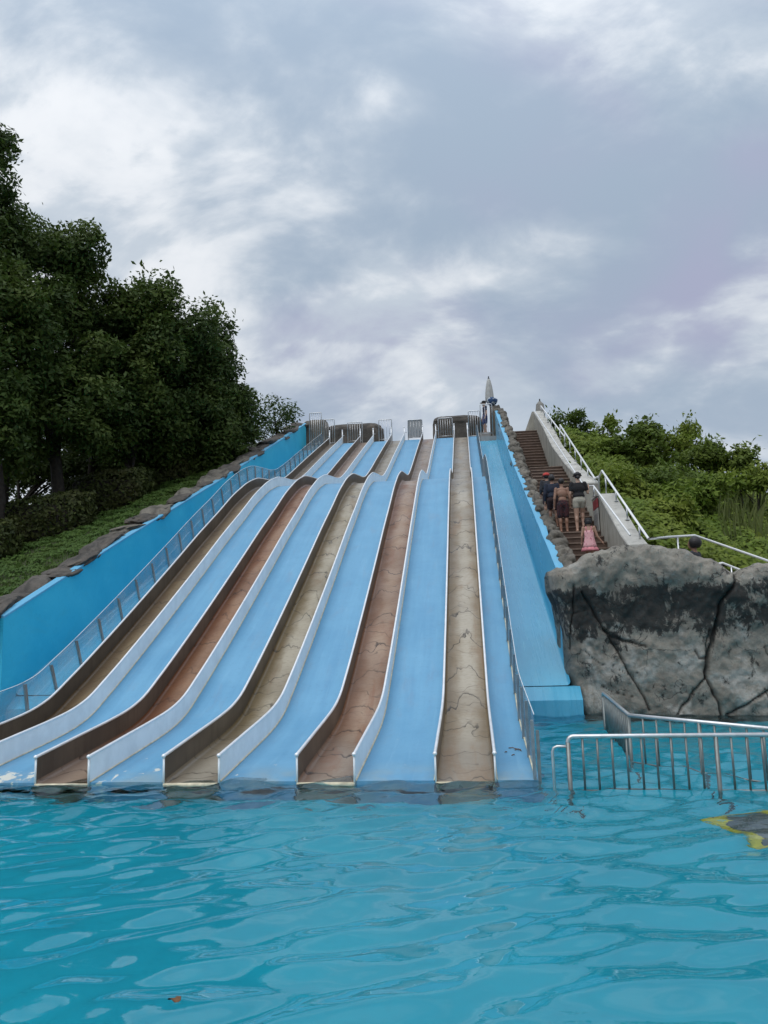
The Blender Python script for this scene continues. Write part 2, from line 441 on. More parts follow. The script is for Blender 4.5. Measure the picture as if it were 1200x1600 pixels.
def water_mat():
    t = NT('pool_water')
    w1 = t.noise(4.5, 2.5, .5, .4, sc=(.75, 1.3, 1)); w2 = t.noise(17, 2, .5, .3, sc=(.8, 1.2, 1))
    p = t.sep()
    chop = t.map(p[1], 6.0, 8.6, .12, 1.)
    h = t.math('MULTIPLY', t.math('ADD', w1, t.math('MULTIPLY', w2, .22)), chop)
    nb = t.bump(h, .34, .05)
    g = t.n.new('ShaderNodeBsdfGlass'); g.inputs['IOR'].default_value = 1.5; g.inputs['Roughness'].default_value = 0.0
    g.inputs['Color'].default_value = (.90, .98, 1, 1); t.l.new(nb, g.inputs['Normal'])
    t.l.new(g.outputs[0], t.out.inputs[0]); return t.m
m_water = water_mat()
def pool_mat():
    t = NT('pool_paint')
    a = t.noise(.7, 4, .6); b = t.noise(9, 5, .65)
    c = t.mix(t.map(a, .3, .7), (.001, .43, .55), (.003, .50, .62))
    c = t.mix(t.math('MULTIPLY', t.map(b, .55, .75), .25), c, (.004, .38, .50))
    t.princ(c, .6, 0, t.bump(b, .1, .01)); return t.m
m_pool = pool_mat()
def glass_mat():
    t = NT('clear_panel')
    fr = t.n.new('ShaderNodeLayerWeight'); fr.inputs[0].default_value = .5
    frs = t.math('ADD', t.math('MULTIPLY', t.math('POWER', fr.outputs['Facing'], 4.), .4), .03)
    tr = t.n.new('ShaderNodeBsdfTransparent'); tr.inputs[0].default_value = (.90, .95, .97, 1)
    gl = t.n.new('ShaderNodeBsdfGlossy'); gl.inputs['Roughness'].default_value = .04
    df = t.n.new('ShaderNodeBsdfDiffuse'); df.inputs[0].default_value = (.55, .66, .72, 1)
    haze_n = t.map(t.noise(2.5, 5, .65, .3), .35, .75, .05, .22)
    m1 = t.n.new('ShaderNodeMixShader'); t.put(m1.inputs[0], haze_n); t.l.new(tr.outputs[0], m1.inputs[1]); t.l.new(df.outputs[0], m1.inputs[2])
    m2 = t.n.new('ShaderNodeMixShader'); t.l.new(frs, m2.inputs[0]); t.l.new(m1.outputs[0], m2.inputs[1]); t.l.new(gl.outputs[0], m2.inputs[2])
    t.l.new(m2.outputs[0], t.out.inputs[0]); return t.m
m_glass = glass_mat()

# ------------------------------------------------------------------ slide geometry
RX = [-6.883, -6.213, -5.283, -4.613, -3.683, -3.013, -2.083, -1.413, -0.483, 0.187]
Y0, Y1 = 9.04, 38.0
RAIL = [(9.04,.34),(10,.435),(11,.535),(11.5,.60),(12,.715),(12.7,1.01),(14,1.63),(15.3,2.28),(17.4,3.36),(19,4.2),(20.6,5.0),
        (21.8,5.62),(22.6,5.98),(23.3,6.27),(24,6.5),(24.6,6.66),(25.8,6.83),(26.9,6.97),(27.6,7.12),(28.7,7.5),(31.2,8.5),(34,9.62),(37.2,10.88),(38,11.2)]
def zr(Y): return interp(Y, RAIL)
def nrm(Y):
    e = .12; a = max(Y-e, Y0); b = min(Y+e, Y1)
    dy, dz = b-a, zr(b)-zr(a); L = math.hypot(dy, dz); return (-dz/L, dy/L)     # (ny, nz)
def zs(Y): n = nrm(Y); return zr(Y) - .33/n[1]
YS = list(np.arange(Y0, Y1, .16)) + [Y1]
XL_GLASS, XR_GLASS = -7.03, .645
CHUTE = [(15.12,.52),(15.6,.78),(18.8,2.17),(24,4.42),(29.2,6.7),(33.7,8.6),(37.4,10.3),(38.0,10.6)]
def zch(Y): return interp(Y, CHUTE)
def xwr(Y): return 1.80 - (Y-15)*.19/23
def xwl(Y): return -9.35 + (Y-14.6)*1.05/24.4
def ztr(Y): return lin(Y, [(14.9,2.25),(16.4,2.88),(27.7,7.43),(38.1,12.2)])
def ztl(Y): return lin(Y, [(14.6,2.13),(19.65,4.26),(25.95,6.8),(39,12.3)])

# ------------------------------------------------------------------ setting: water, pool, ground, hill
def build_water():
    xs = np.concatenate([np.arange(-14, -6, .12), np.arange(-6, 4.5, .035), np.arange(4.5, 11, .12)])
    ys = np.concatenate([np.arange(.6, 3.2, .08), np.arange(3.2, 9.6, .03), np.arange(9.6, 15.6, .06)])
    Xg, Yg = np.meshgrid(xs, ys)
    Z = np.zeros_like(Xg)
    r = np.random.default_rng(11)
    # swell running out from the slide, long crested across the pool
    for lam, amp, n in ((1.5, .0050, 4), (.60, .0082, 9), (.34, .0030, 12), (.21, .0009, 12)):
        for _ in range(n):
            l = lam*r.uniform(.75, 1.3); a = r.normal(-math.pi/2 + .22, .45); k = 2*math.pi/l
            Z += amp*r.uniform(.5, 1.2)*np.sin(k*(Xg*math.cos(a)+Yg*math.sin(a)) + r.uniform(0, 6.3) + .8*np.sin(Xg*.7*r.uniform(.5, 1.5)+r.uniform(0, 6)))
    env = .46 + .42*np.clip((Yg-5)/4, 0, 1)
    env *= np.where(Yg > 10, .75, 1)
    Z = Z*env
    # bias the crests: a little peaky
    Z = Z + 6*Z*np.abs(Z)
    ny, nx = Xg.shape
    co = np.stack([Xg, Yg, Z], -1).reshape(-1, 3)
    i = np.arange(ny*nx).reshape(ny, nx)
    f = np.stack([i[:-1, :-1], i[:-1, 1:], i[1:, 1:], i[1:, :-1]], -1).reshape(-1, 4)
    return np_mesh('water', co, f, m_water, smooth=True)
def np_mesh(name, co, f, mat, smooth=False, tint=None, attr='tint', parent=None):
    me = bpy.data.meshes.new(name)
    n, k = f.shape
    me.vertices.add(len(co)); me.vertices.foreach_set('co', np.ascontiguousarray(co, dtype=np.float32).ravel())
    me.loops.add(n*k); me.loops.foreach_set('vertex_index', np.ascontiguousarray(f, dtype=np.int32).ravel())
    me.polygons.add(n); me.polygons.foreach_set('loop_start', np.arange(0, n*k, k, dtype=np.int32)); me.polygons.foreach_set('loop_total', np.full(n, k, dtype=np.int32))
    if smooth: me.polygons.foreach_set('use_smooth', np.ones(n, dtype=bool))
    me.update(calc_edges=True)
    if tint is not None:
        at_ = me.attributes.new(attr, 'FLOAT', 'POINT'); at_.data.foreach_set('value', np.ascontiguousarray(tint, dtype=np.float32))
    me.materials.append(mat)
    o = bpy.data.objects.new(name, me); col.objects.link(o)
    if parent: o.parent = parent
    return o
tag(build_water(), kind='structure')
pf = MB()
PZ = -.95
pf.add([(-14,.6,PZ),(11,.6,PZ),(11,15.6,PZ),(-14,15.6,PZ)], [(0,1,2,3)])
pf.box((-14.3,.3,PZ-.3),(11.3,.59,.12)).box((-14.3,.6,PZ-.3),(-14.01,15.6,.12)).box((11.01,.6,PZ-.3),(11.3,15.6,.12))
pf.box((-14.3,15.61,PZ-.3),(11.3,15.9,.1))
tag(pf.build('pool_floor', m_pool), kind='structure')
gd = MB(); B = 1500
for a, b in (((-B,-B),(B,.3)), ((-B,.3),(-14.3,16)), ((11.3,.3),(B,16)), ((-B,16),(B,B))):
    gd.add([(a[0],a[1],.1),(b[0],a[1],.1),(b[0],b[1],.1),(a[0],b[1],.1)], [(0,1,2,3)])
tag(gd.build('ground', m_soil), kind='structure')

def hill_z(X, Y):
    # left bank follows the top of the slide's left wall and falls away to the left
    top = 11.0
    l = min(ztl(min(Y, 37))-.12, 11.4); xl = xwl(min(Y, 39))-.16
    if X <= xl:
        z = l - .22*(xl-X)
        if Y > 45: z -= (Y-45)*.25
        return max(.1, z) + .10*fbm(Vector((X*.5, Y*.5, 0)), 3)
    if X >= 3.45:
        if Y < 17.6: z = lin(X, [(3.4, 2.5), (4.1, 1.6), (8.5, 1.0), (12, .2)])
        else: z = 2.75 + .45*min(1, (Y-17.6)/.8) + max(0, min(Y, 33.5)-17.9)*.42 - .4*max(0, X-3.6)
        if Y > 36: z -= (Y-36)*.3
        z = max(.12, z)
        return z + (.12*fbm(Vector((X*.6, Y*.6, 3)), 3) if Y > 17.6 else 0)
    if X >= 2.1:     # under the stairs
        return min(2.6, .2+(Y-14.9)*2) if Y < 16.6 else min(9.2, 2.6 + (Y-16.6)*.40) - .35
    return max(-1.2, zch(min(max(Y, 15.12), 38)) - 1.7) if Y < 39 else 10.3
def build_hill():
    xs = np.unique(np.round(np.concatenate([np.arange(-60, -22, 2), np.arange(-22, -10, .35), np.arange(-10, 4, .2), np.arange(4, 16, .4), np.arange(16, 60, 2)]), 3))
    ys = np.unique(np.round(np.concatenate([np.arange(15.7, 40, .35), np.arange(40, 80, 2), np.arange(80, 130, 8)]), 3))
    co, f = [], []
    for Y in ys:
        for X in xs: co.append((X, Y, hill_z(float(X), float(Y))))
    n = len(xs); i = np.arange(len(co)).reshape(len(ys), n)
    f = np.stack([i[:-1, :-1], i[:-1, 1:], i[1:, 1:], i[1:, :-1]], -1).reshape(-1, 4)
    return np_mesh('hill', np.array(co), f, m_soil, smooth=True)
tag(build_hill(), kind='structure')
# paved walk behind the rock wall, rising to the foot of the stairs
mb = MB()
mb.add([(2.02,15.75,2.62),(3.4,15.75,2.62),(3.4,17.2,2.66),(2.02,17.2,2.66)], [(0,1,2,3)])
mb.add([(3.4,15.75,2.62),(4.1,15.75,1.72),(4.1,17.55,1.72),(3.4,17.55,2.66),(8.5,15.75,1.1),(8.5,17.55,1.1)], [(0,1,2,3),(1,4,5,2)])
tag(mb.build('path', m_deck), kind='structure')

# ------------------------------------------------------------------ slide base: blue strips between the lanes
base = thing('slide_slope', (-3.1, 9.04, 0), 'wide blue painted slide slope carrying the five brown lanes', 'slide base')
def strip(x0, x1, name='median_strip', parent=base, mat=m_strip, dz=.012, label=None):
    mb = MB(); secs = []
    for Y in YS: z = zs(Y)+dz; secs.append([(x0, Y, z-.5), (x0, Y, z), ((x0*2+x1)/3, Y, z+.003), ((x0+x1*2)/3, Y, z+.003), (x1, Y, z), (x1, Y, z-.5)])
    mb.sweep(secs)
    a = secs[0]; mb.add([(x0, Y0, -.95), a[1], a[2], a[3], a[4], (x1, Y0, -.95)], [(0,1,2,3,4,5)])
    o = mb.build(name, mat, parent, smooth=30)
    if label: o['label'] = label
    return o
for i in range(4): strip(RX[2*i+1]+.016, RX[2*i+2]-.016)
strip(RX[9]+.016, XR_GLASS+.03); strip(XL_GLASS-.05, RX[0]-.016, label='narrow blue margin beside the clear panel fence')
# solid body under the lanes and its side skirts
mb = MB(); secs = []
for Y in YS: z = zs(Y)-.3; secs.append([(XL_GLASS-.045, Y, z-.1), (XL_GLASS-.045, Y, z), (XR_GLASS+.025, Y, z), (XR_GLASS+.025, Y, z-.1)])
mb.sweep(secs, closed=True, caps=True)
for x in (XL_GLASS-.048, XR_GLASS+.028):
    mb.sweep([[(x, Y, zs(Y)-.01), (x, Y, -.95 if Y < 15.2 else min(zch(Y)-.3, zs(Y)-.3))] for Y in YS])
mb.build('understructure', m_cap, base)

# ------------------------------------------------------------------ the five lanes
LC = [((.225,.165,.092), (.12,.08,.04)), ((.30,.17,.092), (.175,.070,.028)), ((.38,.335,.245), (.18,.13,.058)),
      ((.345,.235,.155), (.215,.105,.052)), ((.43,.385,.30), (.26,.195,.115))]
LN = ['olive brown slide lane at far left, running past the frame edge', 'dark rust brown slide lane, second from the left',
      'grey brown slide lane with greenish stains, middle one of five', 'reddish brown slide lane, second from the right', 'pale grey brown slide lane at right with dense ripple lines']
for i in range(5):
    x0, x1 = RX[2*i], RX[2*i+1]
    t = thing('slide_lane', ((x0+x1)/2, Y0, 0), LN[i], 'slide', 'brown slide lanes side by side')
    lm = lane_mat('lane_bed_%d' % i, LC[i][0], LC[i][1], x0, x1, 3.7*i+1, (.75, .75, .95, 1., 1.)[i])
    mb = MB(); secs = []
    for Y in YS:
        z = zs(Y)-.012; w = .05
        sec = [(x0+.012, Y, z+w*1.1)]
        for k in range(5):
            a = math.pi/2*k/4; sec.append((x0+.012+w*(1-math.cos(a)), Y, z+w*(1-math.sin(a))))
        for k in range(5):
            a = math.pi/2*(1-k/4); sec.append((x1-.012-w*(1-math.cos(a)), Y, z+w*(1-math.sin(a))))
        sec.append((x1-.012, Y, z+w*1.1)); secs.append(sec)
    mb.sweep(secs); s0 = secs[0]
    mb.add([(x0+.012, Y0, -.95)] + s0 + [(x1-.012, Y0, -.95)], [tuple(range(len(s0)+2))])
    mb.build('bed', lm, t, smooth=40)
    lip = MB().tube([(x0, Y0-.012, zs(Y0)-.026), (x1, Y0-.012, zs(Y0)-.026)], .030, 8); lip.build('lip', m_seal, t, smooth=True)
    for xr, inner in ((x0, 1), (x1, -1)):
        xi, xo = xr+inner*.011, xr-inner*.011
        mi, mo = MB(), MB(); si, so, cap_pts, sl = [], [], [], []
        for Y in YS:
            n = nrm(Y); zt = zr(Y)-.018; zb = zs(Y)-.09
            si.append([(xr+inner*.0005, Y, zt), (xi, Y, zt), (xi, Y, zb)]); so.append([(xr, Y, zt), (xo, Y, zt), (xo, Y, zb)])
            cap_pts.append((xr, Y, zr(Y)-.018)); sl.append((xo-inner*.006, Y, zs(Y)+.018))
        mi.sweep(si); mi.add([si[0][0], si[0][1], si[0][2], (xr, Y0, si[0][2][2])], [(0,1,2,3)])
        mo.sweep(so); mo.add([so[0][0], so[0][1], so[0][2], (xr, Y0, so[0][2][2])], [(0,1,2,3)])
        e = si[-1]; mi.add([e[0], e[1], e[2], (xr, Y1, e[2][2])], [(0,1,2,3)])
        rail = mi.build('side_rail', m_steel_in, t)
        mo.build('outer_skin', m_pale, rail)
        MB().tube([(xr, Y0-.015, zr(Y0)-.02)] + cap_pts, .0195, 8).build('rail_cap', m_cappipe, rail, smooth=True)
        MB().tube([(xr, Y0-.012, zr(Y0)-.03), (xr, Y0-.012, zs(Y0)-.05)], .0125, 6).build('end_trim', m_pale, rail, smooth=True)
        kb = MB().lathe((xr, Y0-.018, zr(Y0)-.045), [(.004,0),(.02,.008),(.027,.025),(.02,.042),(.004,.05)], 10); kb.build('knob', m_cappipe, rail, smooth=True)
        MB().tube(sl, .009, 5).build('sealant_bead', m_seal, rail, smooth=True)

# ------------------------------------------------------------------ clear panel fences on both sides of the lanes
def panel_fence(x, label, thick=.02, hgt=.72):
    t = thing('panel_fence', (x, Y0, 0), label, 'fence')
    py = []; y = Y0+.02
    while y < Y1-.2: py.append(y); y += .9*nrm(y)[1]
    py.append(37.0)
    py = sorted(set(py)); py = [p for p in py if p <= 37.0]
    def up(Y, h): n = nrm(Y); return (Y+n[0]*h, zs(Y)+.012+n[1]*h)
    for k in range(len(py)-1):
        a, b = py[k], py[k+1]
        ys_ = np.linspace(a, b, 6); mb = MB(); secs = []
        for Y in ys_:
            (ya, za), (yb, zb) = up(Y, .03), up(Y, hgt)
            if k == 0 and Y == ys_[0]: ya = yb = Y
            secs.append([(x-thick/4, ya, za), (x-thick/4, yb, zb), (x+thick/4, yb, zb), (x+thick/4, ya, za)])
        mb.sweep(secs, closed=True, caps=True); mb.build('panel', m_glass, t)
        MB().tube([(x, *up(Y, hgt+.004)) for Y in ys_], .005, 6).build('top_edge', m_pale, t, smooth=True)
    for k, Y in enumerate(py):
        (ya, za), (yb, zb) = up(Y, 0), up(Y, hgt-.03)
        if k == 0: ya = yb = Y; zb = zs(Y)+.66
        dy, dz = yb-ya, zb-za
        wx, wy = .016, .03
        xo = x + (.022 if x < 0 else -.022)
        MB().add([(xo-wx, ya-wy, za), (xo+wx, ya-wy, za), (xo+wx, ya+wy, za), (xo-wx, ya+wy, za), (xo-wx, yb-wy, zb), (xo+wx, yb-wy, zb), (xo+wx, yb+wy, zb), (xo-wx, yb+wy, zb)],
                 [(0,3,2,1),(4,5,6,7),(0,1,5,4),(1,2,6,5),(2,3,7,6),(3,0,4,7)]).build('post', m_post, t)
    sk = [(x-.014 if x > 0 else x+.014, Y, zs(Y)+.03) for Y in YS if Y < 37]
    MB().tube(sk, .012, 5).build('base_seal', m_seal, t, smooth=True)
    return t
panel_fence(XL_GLASS, 'clear panel fence on steel posts along the left edge of the lanes')
t = panel_fence(XR_GLASS, 'clear panel fence on steel posts at the right edge of the lanes')
MB().box((XR_GLASS+.015, Y0-.02, -.6), (XR_GLASS+.05, Y0+.02, .56)).build('end_post', m_steel_dk, t, bevel=.004)

# ------------------------------------------------------------------ side chutes and their high blue walls
def chute(xa_f, xb_f, label, xe):
    t = thing('side_chute', ((xa_f(15)+xb_f(15))/2, 14.82, 0), label, 'chute')
    ys_ = list(np.arange(15.12, 38, .4))+[38.]
    mb = MB(); secs = []
    for Y in ys_:
        a, b = xa_f(Y), xb_f(Y); z = zch(Y); s_ = 1 if b > a else -1
        secs.append([(a, Y, z), (a*.5+b*.5, Y, z), (b-s_*.06, Y, z+.004), (b-s_*.02, Y, z+.025), (b, Y, z+.07)])
    mb.sweep(secs); mb.build('floor', m_chute, t, smooth=40)
    a, b = xa_f(15), xe
    x0, x1 = min(a, b), max(a, b)
    MB().add([(x0,14.82,-.95),(x1,14.82,-.95),(x1,15.5,-.95),(x0,15.5,-.95),(x0,14.82,.28),(x1,14.82,.28),(x1,15.118,.505),(x0,15.118,.505),(x1,15.5,.505),(x0,15.5,.505)],
             [(0,1,5,4),(4,5,6,7),(7,6,8,9),(1,2,8,6,5),(3,0,4,7,9),(2,3,9,8),(0,3,2,1)]).build('end_step', m_wallb if False else m_chute, t)
    return t
chute(lambda Y: XR_GLASS+.03, lambda Y: xwr(Y), 'light blue empty side chute right of the lanes ending in a step', 1.97)
chute(lambda Y: XL_GLASS-.05, lambda Y: xwl(Y), 'blue side chute behind the left clear panels', -9.45)
def side_wall(xf, zf, ya, yb, side, label, lower):
    t = thing('side_wall', (xf(ya), ya, 0), label, 'wall')
    ys_ = list(np.arange(ya, yb, .6))+[yb]
    body, cap = MB(), MB(); sb, sc = [], []
    for k, Y in enumerate(ys_):
        x = xf(Y); z = zf(Y)+.012*noise.noise(Vector((0, Y*.9, side))); lo = lower(Y)
        sb.append([(x, Y, lo), (x, Y, z-.05), (x+side*.15, Y, z-.05), (x+side*.15, Y, lo)])
        j = .012*noise.noise(Vector((4, Y*1.7, side)))
        sc.append([(x-side*.012, Y, z-.05), (x-side*.012+j, Y, z-.01), (x+side*.02, Y, z+.01), (x+side*.15+j*3, Y, z+.008), (x+side*.17+j*3, Y, z-.05)])
    body.sweep(sb, closed=True, caps=True); cap.sweep(sc, closed=True, caps=True)
    body.build('wall_face', m_wallb if side < 0 else m_chute, t, smooth=30); cap.build('wall_cap', m_cap, t, smooth=40)
    return t
side_wall(xwl, ztl, 14.62, 39.0, -1, 'deep blue high wall along the left chute, topped by a pale edge', lambda Y: -.9 if Y < 15.3 else zch(min(Y, 38))-.4)
side_wall(xwr, ztr, 15.62, 38.3, 1, 'light blue high wall on the right between chute and rock border', lambda Y: zch(min(max(Y, 15.2), 38))-.5)

# ------------------------------------------------------------------ rocks
def stone_mesh(name, seed, mat, n=3, rough=.34):
    bm = bmesh.new(); bmesh.ops.create_icosphere(bm, subdivisions=n+1, radius=1)
    dl = bm.verts.layers.float.new('dirt')
    for v in bm.verts:
        p = v.co.copy(); q = p*1.1+Vector((seed*5.1, seed*2.3, 0))
        r = 1+rough*fbm(q, 4)*1.2-.10*abs(fbm(q*2.4, 3))
        cell = noise.cell_vector(q*1.3)
        p = p*r
        for ax in range(3): p[ax] = math.copysign(abs(p[ax])**.82, p[ax])
        v.co = p; v[dl] = max(0., min(.7, -fbm(q*2.3, 3)*1.2))
    me = bpy.data.meshes.new(name); bm.to_mesh(me); bm.free(); me.materials.append(mat)
    me.polygons.foreach_set('use_smooth', [True]*len(me.polygons)); return me
st_r = [stone_mesh('stone', k, m_stone) for k in range(7)]
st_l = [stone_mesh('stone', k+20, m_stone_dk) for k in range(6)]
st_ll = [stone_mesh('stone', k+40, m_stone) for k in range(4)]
rb = thing('rock_border', (2.0, 16, 2.5), 'row of rounded grey boulders between the right wall and the stairs', 'rock border')
Y = 15.6; k = 0
while Y < 38.6:
    L = random.uniform(.42, .78)
    x = xwr(Y)+.15+.11; z = ztr(Y)-.14
    share('stone', st_r[k % 7], rb, (x+random.uniform(-.03, .05), Y, z), (random.uniform(-.3, .3)+.35, random.uniform(-.2, .2), random.uniform(-.3, .3)),
          (.185+random.uniform(-.02, .045), L*.62, .23+random.uniform(-.03, .05)))
    Y += L*.92; k += 1
lb = thing('rock_border', (-9.8, 15, 2.0), 'low dark rock border between the left wall and the grass bank', 'rock border')
Y = 14.7; k = 0
while Y < 39.2:
    L = random.uniform(.7, 1.35)
    lighter = 20 < Y < 31 and k % 3 != 0  # middle stretch mostly takes the lighter border stone
    share('stone', (st_ll[k % 4] if lighter else st_l[k % 6]), lb, (xwl(Y)-.42+random.uniform(-.07, .07), Y, ztl(Y)-.06+random.uniform(-.03, .03)),
          (.37+random.uniform(-.15, .15), random.uniform(-.2, .2), random.uniform(-.2, .2)), (.34+random.uniform(-.03, .12), L*.72, .115+random.uniform(-.025, .05)))
    Y += L*.85; k += 1

def seg_d(p, a, b):
    ax, ay = a; bx, by = b; dx, dy = bx-ax, by-ay
    t = max(0, min(1, ((p[0]-ax)*dx+(p[1]-ay)*dy)/(dx*dx+dy*dy+1e-9)))
    return math.hypot(p[0]-ax-dx*t, p[1]-ay-dy*t)
def rock_wall():
    def c3(l): return [(lambda v: (v.x, v.z))(at(820+x/3.158, 820+y/3.158, 14.85)) for x, y in l]
    cracks = [(c3([(285,330),(340,420),(400,520),(455,600),(490,680),(560,800),(620,915)]), .028, .09),
              (c3([(1012,225),(1005,290),(945,370),(935,440),(925,510),(905,590),(888,650),(880,750)]), .045, .13),
              (c3([(900,520),(880,590),(884,650)]), .02, .06),
              (c3([(880,750),(830,810),(790,880),(745,940)]), .026, .08), (c3([(880,750),(925,845),(945,890),(955,945)]), .034, .10),
              (c3([(400,520),(440,555),(500,575),(600,600)]), .034, .08), (c3([(1260,740),(1160,810),(1060,880),(975,935)]), .028, .08),
              (c3([(245,300),(243,380),(248,440),(232,500),(236,620)]), .022, .06), (c3([(248,440),(300,425),(350,415)]), .014, .04),
              (c3([(1150,600),(1170,640),(1240,620)]), .02, .05), (c3([(1145,800),(1165,850),(1165,900)]), .016, .04),
              (c3([(300,620),(380,690),(460,700)]), .010, .025), (c3([(390,800),(440,830),(540,850)]), .012, .03), (c3([(640,790),(720,800),(800,780)]), .009, .02),
              (c3([(430,700),(520,740),(600,720)]), .009, .02), (c3([(830,620),(850,660),(884,655)]), .03, .06)]
    H = [(1.4,2.70),(1.6,2.74),(1.97,2.82),(2.35,2.98),(2.75,3.09),(3.3,3.13),(3.75,3.03),(4.15,2.90),(4.5,2.74),(4.70,2.58),(4.80,2.50),(4.95,2.58),(5.3,2.66),(5.9,2.62),(6.6,2.4),(7.5,2.5),(8.6,2.2)]
    Lft = [(-1,1.98),(0,1.96),(.3,1.90),(.7,1.76),(1.5,1.74),(2.05,1.66),(2.3,1.56),(2.6,1.52),(2.9,1.56)]
    # cross section: (toward viewer +, fraction of height)
    sec = [(0,-.34),(0,-.03),(.02,.1),(.0,.25),(-.02,.42),(.0,.56),(.03,.66),(.07,.73),(.14,.80),(.17,.86),(.15,.92),(.08,.975),(-.06,1.0),(-.30,1.0),(-.62,.95),(-.85,.85),(-1.0,.6),(-1.05,.0)]
    ts = np.cumsum([0]+[math.hypot((sec[i+1][0]-sec[i][0]), (sec[i+1][1]-sec[i][1])*2.9) for i in range(len(sec)-1)]); ts /= ts[-1]
    NU, NV = 330, 230
    XR = 8.4
    us = np.linspace(0, 1, NU)**1.18; vsn = np.linspace(0, 1, NV)
    vsn = np.where(vsn < .82, vsn/.82*.72, .72+(vsn-.82)/.18*.28)
    co = np.zeros((NV, NU, 3)); dirt = np.zeros((NV, NU))
    for j, v in enumerate(vsn):
        dy = np.interp(v, ts, [s_[0] for s_ in sec]); hz = np.interp(v, ts, [s_[1] for s_ in sec])
        for i, u in enumerate(us):
            X = 1.55+(XR-1.55)*u; z = hz*lin(X, H)
            xl = lin(z, Lft); X = xl+(XR-xl)*u
            z = hz*lin(X, H)
            yf = 15.08-.19*(X-1.9)
            c = X-xl; back = 0
            rr = .16
            if c < rr: q = 1-c/rr; back = .45*(1-math.sqrt(max(0, 1-q*q)))
            p = Vector((X*1.0, z*.9, 0))
            n1 = fbm(p*1.1+Vector((3, 1, 0)), 4); n2 = fbm(p*4.2, 3); n3 = fbm(Vector((X*2.3, z*2.9, dy*2)), 4)
            rid = abs(fbm(p*2.0+Vector((9, 5, 2)), 3))
            n4 = abs(fbm(Vector((X*5.5, z*3.6, 4)), 4)); d = .09*n1+.016*n2+.035*n3-.05*rid-.035*n4
            g = 0
            if dy > -.3:
                wob = Vector((noise.noise(Vector((X*6, z*6, 1))), noise.noise(Vector((X*6, z*6, 9))), 0))*.02
                for pl, w, dep in cracks:
                    m = min(seg_d((X+wob.x, z+wob.y), pl[k], pl[k+1]) for k in range(len(pl)-1))
                    if m < w*2.4:
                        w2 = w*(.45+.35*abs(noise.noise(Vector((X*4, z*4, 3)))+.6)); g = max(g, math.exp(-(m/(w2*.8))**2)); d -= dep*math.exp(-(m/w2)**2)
                notch = math.exp(-((X-4.80)/.07)**2)*max(0, min(1, (z-1.9)/.5))
                d -= .09*notch
            co[j, i] = (X, yf-dy-d+back, z + (.05*n2+.07*n1 if hz > .9 else 0))
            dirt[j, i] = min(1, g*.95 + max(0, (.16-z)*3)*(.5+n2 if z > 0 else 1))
    idx = np.arange(NV*NU).reshape(NV, NU)
    f = np.stack([idx[:-1, :-1], idx[:-1, 1:], idx[1:, 1:], idx[1:, :-1]], -1).reshape(-1, 4)
    o = np_mesh('rock_wall', co.reshape(-1, 3), f, m_rock, smooth=True, tint=np.clip(dirt, 0, 1).ravel(), attr='dirt')
    return tag(o, 'big cracked grey rock wall with black stains rising from the pool at right', 'rock wall')
rock_wall()

# plain concrete retaining walls closing the foot of the hill beyond the slide and the rock
def retaining(xa, xb, label):
    t = thing('retaining_wall', ((xa+xb)/2, 15.6, 0), label, 'wall')
    xs = np.linspace(xa, xb, 16); secs = []
    for x in xs:
        z = hill_z(float(x), 15.75)+.08; secs.append([(x, 15.35, -.95), (x, 15.35, z), (x, 15.95, z), (x, 15.95, -.95)])
    MB().sweep(secs, closed=True, caps=True).build('wall_body', m_stone_dk, t)
retaining(-24, -9.53, 'dark retaining wall at the foot of the left bank')
retaining(8.3, 18, 'dark retaining wall right of the big rock')

# ------------------------------------------------------------------ top platform, rocks, gates, parasols
mb = MB().box((-8.2, 38.0, 8.5), (1.62, 47, 10.84)); tag(mb.build('platform', m_deck), kind='structure')
def boulder(label, x0, x1, z0, z1, y, dep, seed, mat=None, nm='boulder'):
    me = stone_mesh(nm, seed, mat or m_stone_dk, 4, .10)
    for v in me.vertices:                       # squarer, ledged
        c = v.co
        for ax in (0, 2): c[ax] = math.copysign(min(1.05, abs(c[ax])**.45), c[ax])
        q = Vector((c.x*2.2+seed, c.y*2, c.z*5)); c += Vector((.03, .06, .05))*fbm(q, 3)
    o = share(nm, me, None, ((x0+x1)/2, y, (z0+z1)/2), (0, 0, 0), ((x1-x0)/2, dep, (z1-z0)/2))
    return tag(o, label, 'boulder', 'rocks on the top platform')
boulder('long flat topped brown rock behind the left lane gates', -7.45, -4.35, 10.7, 12.42, 40.4, .8, 3)
boulder('long brown rock behind the right lane gates', -1.66, 1.0, 10.7, 12.55, 40.4, .8, 8)
boulder('pinkish rounded rock peak behind the upper end of the left wall', -8.62, -7.2, 10.2, 12.62, 39.9, .6, 13, m_stone)
boulder('upright rock beside the closed parasol at the top of the right wall', 1.38, 1.98, 10.3, 12.86, 39.6, .5, 17, m_stone)

def gate(xa, xb, z0, z1, y, label, nb=4, solid=False, mat=m_steel):
    t = thing('lane_gate', ((xa+xb)/2, y, 10.84), label, 'gate', 'metal gates at the slide top')
    r = .022
    MB().tube([(xa, y, 10.85), (xa, y, z1-.03), (xa+.03, y, z1), (xb-.03, y, z1), (xb, y, z1-.03), (xb, y, 10.85)], r, 8).build('frame', mat, t, smooth=True)
    MB().tube([(xa, y, z0), (xb, y, z0)], .016, 8).build('bottom_rail', mat, t, smooth=True)
    for k in range(1, nb+1):
        x = xa+(xb-xa)*k/(nb+1); MB().tube([(x, y, z0), (x, y, z1)], .011, 6).build('bar', mat, t, smooth=True)
    if solid: MB().box((xa+.02, y+.02, z0), (xb-.02, y+.03, z1-.02)).build('panel', simple('gate_panel', (.34, .35, .35), .5, .2, .08), t)
    return t
GY = 38.25
gate(-7.95, -7.32, 11.0, 12.62, GY, 'tall barred gate closing the left chute at the slide top', 5)
